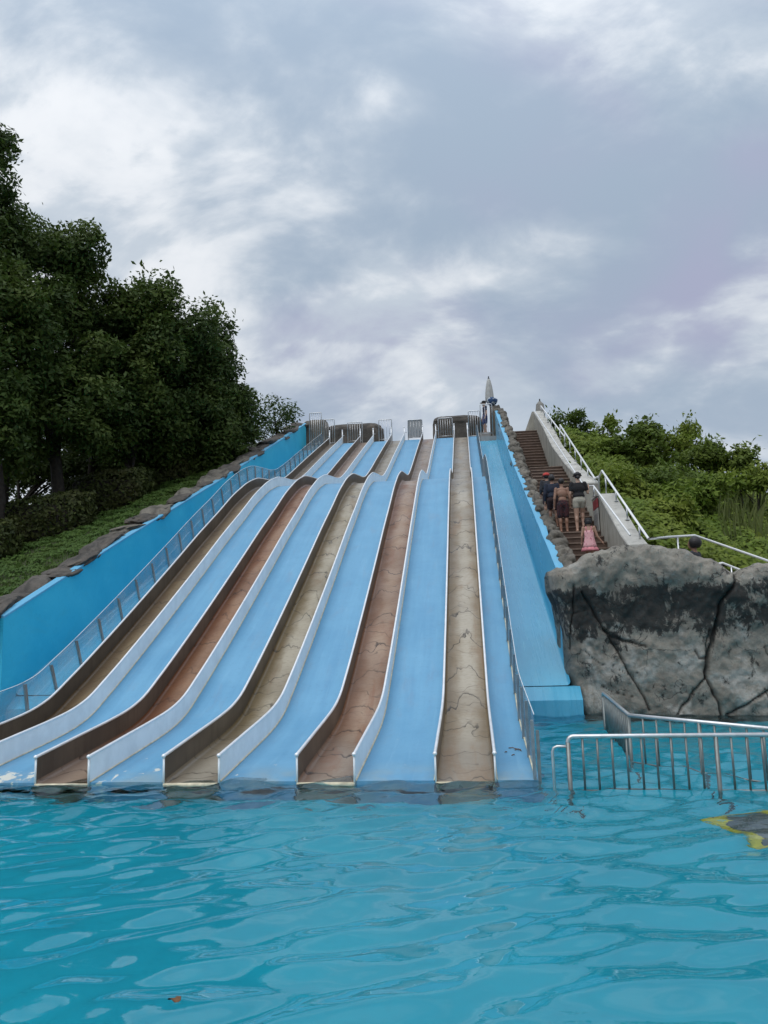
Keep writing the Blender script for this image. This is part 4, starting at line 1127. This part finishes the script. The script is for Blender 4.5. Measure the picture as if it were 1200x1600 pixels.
def person(loc, face, H, label, skin, top=None, bottom=None, hat=None, hair='short', arms=None, legs=None, child=False, dress=None, lean=0.):
    """face = heading in degrees (0 = looking along +Y). arms/legs: dicts of joint targets in body frame (x right, y forward, z up), units of height"""
    t = thing('person', loc, label, 'person')
    rot = Matrix.Rotation(-R_(face), 3, 'Z')
    def wpt(p):
        x, y, z = p; y += lean*max(0, z-.5)
        return Vector(loc) + rot @ Vector((x*H, y*H, z*H))
    hs = 1.18 if child else 1.0
    hz = .935 if not child else .92
    J = dict(pel=(0,0,.52), waist=(0,.005,.60), chest=(0,.0,.72), neck=(0,.005,.83), head=(0,.015,hz),
             sl=(-.105,0,.805), sr=(.105,0,.805), el=(-.135,-.01,.63), er=(.135,-.01,.63), wl=(-.14,.04,.49), wr=(.14,.04,.49),
             hl=(-.05,0,.51), hr=(.05,0,.51), kl=(-.055,.02,.28), kr=(.055,.02,.28), al=(-.055,0,.045), ar=(.055,0,.045))
    if arms: J.update(arms)
    if legs: J.update(legs)
    W_ = {k: wpt(v) for k, v in J.items()}
    b = MB(); h = H
    def cap_(a, c, ra, rc): capsule(b, W_[a] if isinstance(a, str) else a, W_[c] if isinstance(c, str) else c, ra*h, rc*h)
    def obl(c, r):    # ellipsoid turned with the body
        m2 = MB(); ellipsoid(m2, (0, 0, 0), (r[0]*h, r[1]*h, r[2]*h)); cc = W_[c] if isinstance(c, str) else c
        b.add([cc+rot @ Vector(v) for v in m2.v], m2.f)
    obl('pel', (.092,.065,.07)); obl('waist', (.078,.055,.075)); obl('chest', (.098,.062,.095)); obl(wpt((0,0,.785)), (.10,.05,.045))
    cap_('neck', 'head', .033, .035); cap_(wpt((0,-.002,.79)), 'neck', .045, .034)
    obl(wpt((0,.018,hz)), (.047*hs,.058*hs,.066*hs)); obl(wpt((0,.045,hz-.035)), (.032*hs,.03*hs,.034*hs))
    obl(wpt((0,.018+.058*hs,hz-.012)), (.009,.013,.012))                               # nose
    for s_ in (-1, 1): obl(wpt((s_*.048*hs,.015,hz-.01)), (.007,.012,.018))            # ears
    for s_, S, E_, Wr in ((-1,'sl','el','wl'), (1,'sr','er','wr')):
        cap_(S, E_, .031, .024); cap_(E_, Wr, .024, .0165)
        d = (W_[Wr]-W_[E_]).normalized(); pal = W_[Wr]+d*.035*h
        lat = rot @ Vector((1, 0, 0)); fw = d.cross(lat).normalized()
        ac = fw.cross(d).normalized()
        capsule(b, W_[Wr], pal, .015*h, .019*h); capsule(b, pal-fw*.012*h, pal+fw*.012*h, .015*h, .015*h)
        for q, L in ((-.018,.036), (-.006,.044), (.006,.042), (.018,.032)):
            k0 = pal+fw*q*h+d*.014*h; k1 = k0+d*L*.55*h; k2 = k1+d*L*.42*h-ac*s_*.010*h
            capsule(b, k0, k1, .0062*h, .0056*h, 8); capsule(b, k1, k2, .0056*h, .0048*h, 8)
        th = W_[Wr]+d*.015*h+fw*.012*h; capsule(b, th, th+(d*.6+fw*.7).normalized()*.035*h, .007*h, .0055*h, 8)
    for s_, Hp, K, A in ((-1,'hl','kl','al'), (1,'hr','kr','ar')):
        cap_(Hp, K, .056, .036); cap_(K, A, .036, .022)
        md = W_[K].lerp(W_[A], .3); obl(md-rot @ Vector((0,.012*h,0)), (.032,.034,.06))
        f0 = W_[A]+Vector((0,0,-.022*h)); ft = rot @ Vector((s_*.012, .1, 0))*h
        capsule(b, f0-rot @ Vector((0,.022,0))*h, f0+ft*.75+Vector((0,0,-.006*h)), .021*h, .017*h); capsule(b, f0+ft*.6, f0+ft+Vector((0,0,-.008*h)), .02*h, .013*h)
    remeshed(b, 'body', skin, t, .0085 if h > 1.2 else .0075, 3)
    def region(fn): 
        m2 = MB(); fn(m2); return m2
    def OB(m2, c, r):
        m3 = MB(); ellipsoid(m3, (0,0,0), (r[0]*h, r[1]*h, r[2]*h)); cc = W_[c] if isinstance(c, str) else c
        m2.add([cc+rot @ Vector(v) for v in m3.v], m3.f)
    if top:
        mat, sleeve, hem = top
        m2 = MB(); OB(m2, 'chest', (.108,.073,.10)); OB(m2, 'waist', (.094,.069,.09)); OB(m2, wpt((0,0,.785)), (.108,.058,.045)); OB(m2, wpt((0,0,hem+.05)), (.10,.073,.055))
        for S, E_, Wr in (('sl','el','wl'), ('sr','er','wr')):
            if sleeve > 0: capsule(m2, W_[S], W_[S].lerp(W_[E_], min(1, sleeve)), .037*h, .036*h)
            if sleeve > 1: capsule(m2, W_[E_], W_[E_].lerp(W_[Wr], sleeve-1), .034*h, .026*h)
        remeshed(m2, 'shirt', mat, t, .011, 3)
    if bottom:
        mat, ln = bottom
        m2 = MB(); OB(m2, 'pel', (.100,.074,.075)); OB(m2, wpt((0,0,.565)), (.09,.067,.04))
        for Hp, K in (('hl','kl'), ('hr','kr')): capsule(m2, W_[Hp], W_[Hp].lerp(W_[K], ln), .062*h, .058*h)
        remeshed(m2, 'shorts', mat, t, .011, 2)
    if dress:
        mat, mat2 = dress
        m2 = MB(); prof = [(.088,.74),(.094,.70),(.09,.62),(.105,.54),(.125,.46),(.14,.40)]
        m2.lathe((0,0,0), [(r*h, z*h) for r, z in prof], 28, 7, .05); m2.v = [Vector(loc)+rot @ Vector((x, y*.8+lean*max(0, z-.5*H), z)) for x, y, z in m2.v]
        d_ = m2.build('dress', mat, t, smooth=True)
        m3 = MB(); m3.lathe((0,0,0), [(r*h, z*h) for r, z in [(.138,.405),(.16,.37),(.172,.335),(.165,.335),(.13,.40)]], 36, 11, .07); m3.v = [Vector(loc)+rot @ Vector((x, y*.8, z)) for x, y, z in m3.v]
        m3.build('ruffle', mat2, d_, smooth=True)
        for s_ in (-1, 1):
            MB().tube([wpt((s_*.05,.06,.72)), wpt((s_*.06,.03,.815)), wpt((s_*.055,-.02,.825)), wpt((s_*.04,-.065,.72))], .012*h, 6).build('strap', mat2, d_, smooth=True)
    m2 = MB(); OB(m2, wpt((0,.006,hz+.012)), (.053*hs,.062*hs,.064*hs))
    if hair == 'bun': OB(m2, wpt((0,-.055,hz-.03)), (.03,.028,.03))
    if hair == 'puff': OB(m2, wpt((0,-.012,hz+.01)), (.082,.08,.082))
    if hair == 'full': OB(m2, wpt((0,-.012,hz-.005)), (.058*hs,.058*hs,.066*hs))
    ho = remeshed(m2, 'hair', m_hair, t, .008, 2)
    # trim the hair away from the face and neck
    me = ho.data; bm = bmesh.new(); bm.from_mesh(me)
    kill = []
    inv = rot.transposed()
    for v in bm.verts:
        q = inv @ (v.co+parent_loc(t)-Vector(loc)); 
        if q.y/H > .045+.0 and q.z/H < hz+.03 or q.z/H < hz-.055: kill.append(v)
    bmesh.ops.delete(bm, geom=kill, context='VERTS'); bm.to_mesh(me); bm.free()
    if hat:
        mat, kind = hat
        m2 = MB()
        if kind != 'visor': m2.lathe((0,0,0), [(.062*hs*h,.0),(.064*hs*h,.02*h),(.058*hs*h,.05*h),(.035*hs*h,.066*h),(.004,.07*h)], 20)
        else: m2.lathe((0,0,0), [(.062*hs*h,-.005*h),(.065*hs*h,-.005*h),(.063*hs*h,.028*h),(.060*hs*h,.028*h)], 20)
        m2.v = [wpt((x/h, y/h*1.08+.012, z/h+hz+.015)) for x, y, z in m2.v]
        cp = m2.build('hat', mat, t, smooth=True)
        m3 = MB(); vs_ = []
        for k in range(9):
            a = math.pi*k/8; vs_.append(wpt((.06*hs*math.cos(a), .012+.06*hs*math.sin(a), hz+.018))); vs_.append(wpt((.075*hs*math.cos(a), .012+.13*hs*math.sin(a), hz+.006)))
        m3.add(vs_, [(2*k, 2*k+1, 2*k+3, 2*k+2) for k in range(8)]); up = Vector((0, 0, .006))
        m3.add([v+up for v in vs_], [(2*k, 2*k+2, 2*k+3, 2*k+1) for k in range(8)]); m3.build('brim', mat, cp, smooth=True)
    return t
c_black = cloth('black_tee', (.012, .012, .014)); c_cream = cloth('cream_shorts', (.36, .34, .28)); c_navy = cloth('navy_rash_guard', (.018, .024, .042))
c_plaid = cloth('dark_red_patterned_shorts', (.055, .015, .018), (.018, .012, .016), 18, .5); c_dk = cloth('dark_shorts', (.03, .016, .018))
c_pink = cloth('pink_print', (.66, .36, .37), (.45, .14, .19), 26, .60); c_rose = cloth('rose_ruffle', (.60, .22, .25)); c_grey = cloth('dark_grey_shirt', (.03, .033, .04))
c_red = cloth('red_cap', (.50, .06, .05)); c_cap = cloth('black_cap', (.014, .014, .015)); c_band = cloth('dark_visor', (.03, .03, .033))
stepL = dict(kl=(-.05,.10,.33), al=(-.05,.06,.13))           # left foot one step up
stepR = dict(kr=(.05,.10,.33), ar=(.05,.06,.13))
def foot(x, y, k):  # foot level on step k of the lower flight
    return (x, 16.75+k*.382+.19, 2.66+(k+1)*rs1)
def on_step(px, k, H, **kw):
    """stand on step k at the image column px"""
    Y_ = 16.75+k*.382+.15; z = 2.66+(k+1)*rs1; X = at(px, 800, Y_).x
    return (X, Y_, z)
person(on_step(906, 6, 1.6), 2, 1.50, 'woman in black tee, cream shorts and dark visor climbing the stairs', m_skin_l, (c_black, .62, .55), (c_cream, .36), (c_band, 'visor'), 'bun',
       arms=dict(er=(.15,.03,.65), wr=(.17,.10,.74), el=(-.14,.0,.64), wl=(-.13,.09,.56)), legs=stepR, lean=.05)
person(on_step(880, 6, 1.4), -4, 1.36, 'shirtless boy in dark red patterned swim shorts beside the woman in black', m_skin_t, None, (c_plaid, .85), None, 'short',
       arms=dict(el=(-.145,-.02,.62), wl=(-.15,.03,.48)), lean=.06)
person(on_step(865, 7, 1.4), 0, 1.37, 'boy in navy rash guard at left of the shirtless boy', m_skin_t, (c_navy, 1.75, .54), (c_dk, .62), None, 'full', legs=stepL, lean=.05)
person(on_step(857, 9, 1.3), 0, 1.22, 'child in red cap half hidden ahead of the navy rash guard', m_skin, (c_grey, 1.6, .55), (c_dk, .7), (c_red, 'cap'), 'short', child=True, lean=.04)
person(on_step(918, 0, 1.1), 6, 1.08, 'little girl in pink ruffled sundress and dark cap, lowest on the stairs', m_skin, None, (c_rose, .3), (c_cap, 'cap'), 'full', child=True, dress=(c_pink, c_rose),
       arms=dict(er=(.16,.02,.62), wr=(.24,.06,.52), el=(-.14,.0,.64), wl=(-.15,.06,.52)), legs=stepL, lean=.05)
hp = at(1086, 866, 16.5)
person((hp.x, 16.5, 1.68), -55, 1.66, 'person with bushy dark hair whose head shows above the rock wall', m_skin_t, (c_grey, .6, .55), (c_dk, .6), None, 'puff')
# lifeguard on a low stand at the top
t = thing('lifeguard_step', (1.1, 38.9, 10.84), 'low step the lifeguard stands on behind the tall gate', 'step')
MB().box((.78,38.65,10.845),(1.36,39.15,11.2)).build('step_block', m_deck, t, bevel=.01)
c_lg = cloth('lifeguard_navy_shirt', (.025, .03, .055)); c_lgb = cloth('lifeguard_blue_shorts', (.03, .04, .13)); c_towel = cloth('blue_white_cloth', (.03, .07, .16), (.45, .5, .52), 5, .52)
lg = at(757, 640, 38.9)
person((lg.x, 38.9, 11.2), 250, 1.70, 'lifeguard in dark cap and navy shirt behind the tall top gate', m_skin_l, (c_lg, .6, .55), (c_lgb, .8), (c_cap, 'cap'), 'short')
tw = thing('draped_cloth', (1.55, 39.3, 12.6), 'blue and white striped cloth tied around the parasol pole', 'cloth')
mb = MB(); q = at(770, 627, 39.3)
mb.lathe((q.x-.05, 39.3, q.z-.22), [(.10,0),(.17,.05),(.23,.16),(.25,.30),(.15,.40),(.05,.44)], 24, 5, .22); mb.build('folded_cloth', c_towel, tw, smooth=True)

# ------------------------------------------------------------------ small things in and on the water
m_dead = simple('dead_leaf', (.12, .055, .02), .7, 0, .3, 30, .3)
p = at(272, 1571, 3.9); lx, ly = p.x, 3.9
mb = MB(); ring = []
for k in range(12):
    a = 2*math.pi*k/12; rr = .026*(1+.35*math.cos(2*a)+.15*math.sin(3*a)); ring.append((lx+rr*math.cos(a), ly+rr*.7*math.sin(a), .030+.010*math.sin(2*a)))
mb.add(ring+[(lx, ly, .036)], [(k, (k+1) % 12, 12) for k in range(12)])
mb.add([(x, y, z-.003) for x, y, z in ring]+[(lx, ly, .032)], [((k+1) % 12, k, 12) for k in range(12)]); tag(mb.build('floating_leaf', m_dead, None, True), 'small dead brown leaf floating near the lower left corner', 'leaf')
m_yel = simple('yellow_edge', (.62, .50, .02), .6, 0, .2, 8); m_mat = simple('grey_mat', (.10, .11, .105), .7, 0, .15, 6)
dm = thing('submerged_mat', (2.7, 7.9, PZ), 'dark grey underwater mat with yellow edge on the pool floor at right', 'mat')
out = [(2.2,8.35),(2.26,7.9),(2.40,7.45),(2.9,7.4),(3.3,7.9),(3.1,8.4),(2.6,8.5)]
def inset(l, s_):
    cx = sum(a for a, _ in l)/len(l); cy2 = sum(b_ for _, b_ in l)/len(l); return [(cx+(a-cx)*s_, cy2+(b_-cy2)*s_) for a, b_ in l]
mb = MB(); n = len(out); mb.add([(x, y, PZ+.004) for x, y in out]+[(x, y, PZ+.03) for x, y in out], [tuple(range(n, 2*n))]+[(k, (k+1) % n, n+(k+1) % n, n+k) for k in range(n)]); mb.build('yellow_border', m_yel, dm)
ii = inset(out, .76); mb = MB(); mb.add([(x, y, PZ+.031) for x, y in ii]+[(x, y, PZ+.045) for x, y in ii], [tuple(range(n, 2*n))]+[(k, (k+1) % n, n+(k+1) % n, n+k) for k in range(n)]); mb.build('grey_centre', m_mat, dm)
tg = thing('twig_litter', (.45, 10.2, .15), 'few dark twigs and leaf bits on the right blue strip near the water', 'twigs')
for (x, y, dx, dy) in ((.40,10.35,.10,-.05),(.47,10.25,.08,.02),(.34,10.15,.03,.01),(.42,10.0,.035,.03),(.50,10.3,.05,-.10)):
    z = zs(y)+.022; MB().tube([(x, y, z), (x+dx*.5, y+dy*.6, z+.008), (x+dx, y+dy, zs(y+dy)+.022)], .006, 5).build('twig', m_dead, tg)
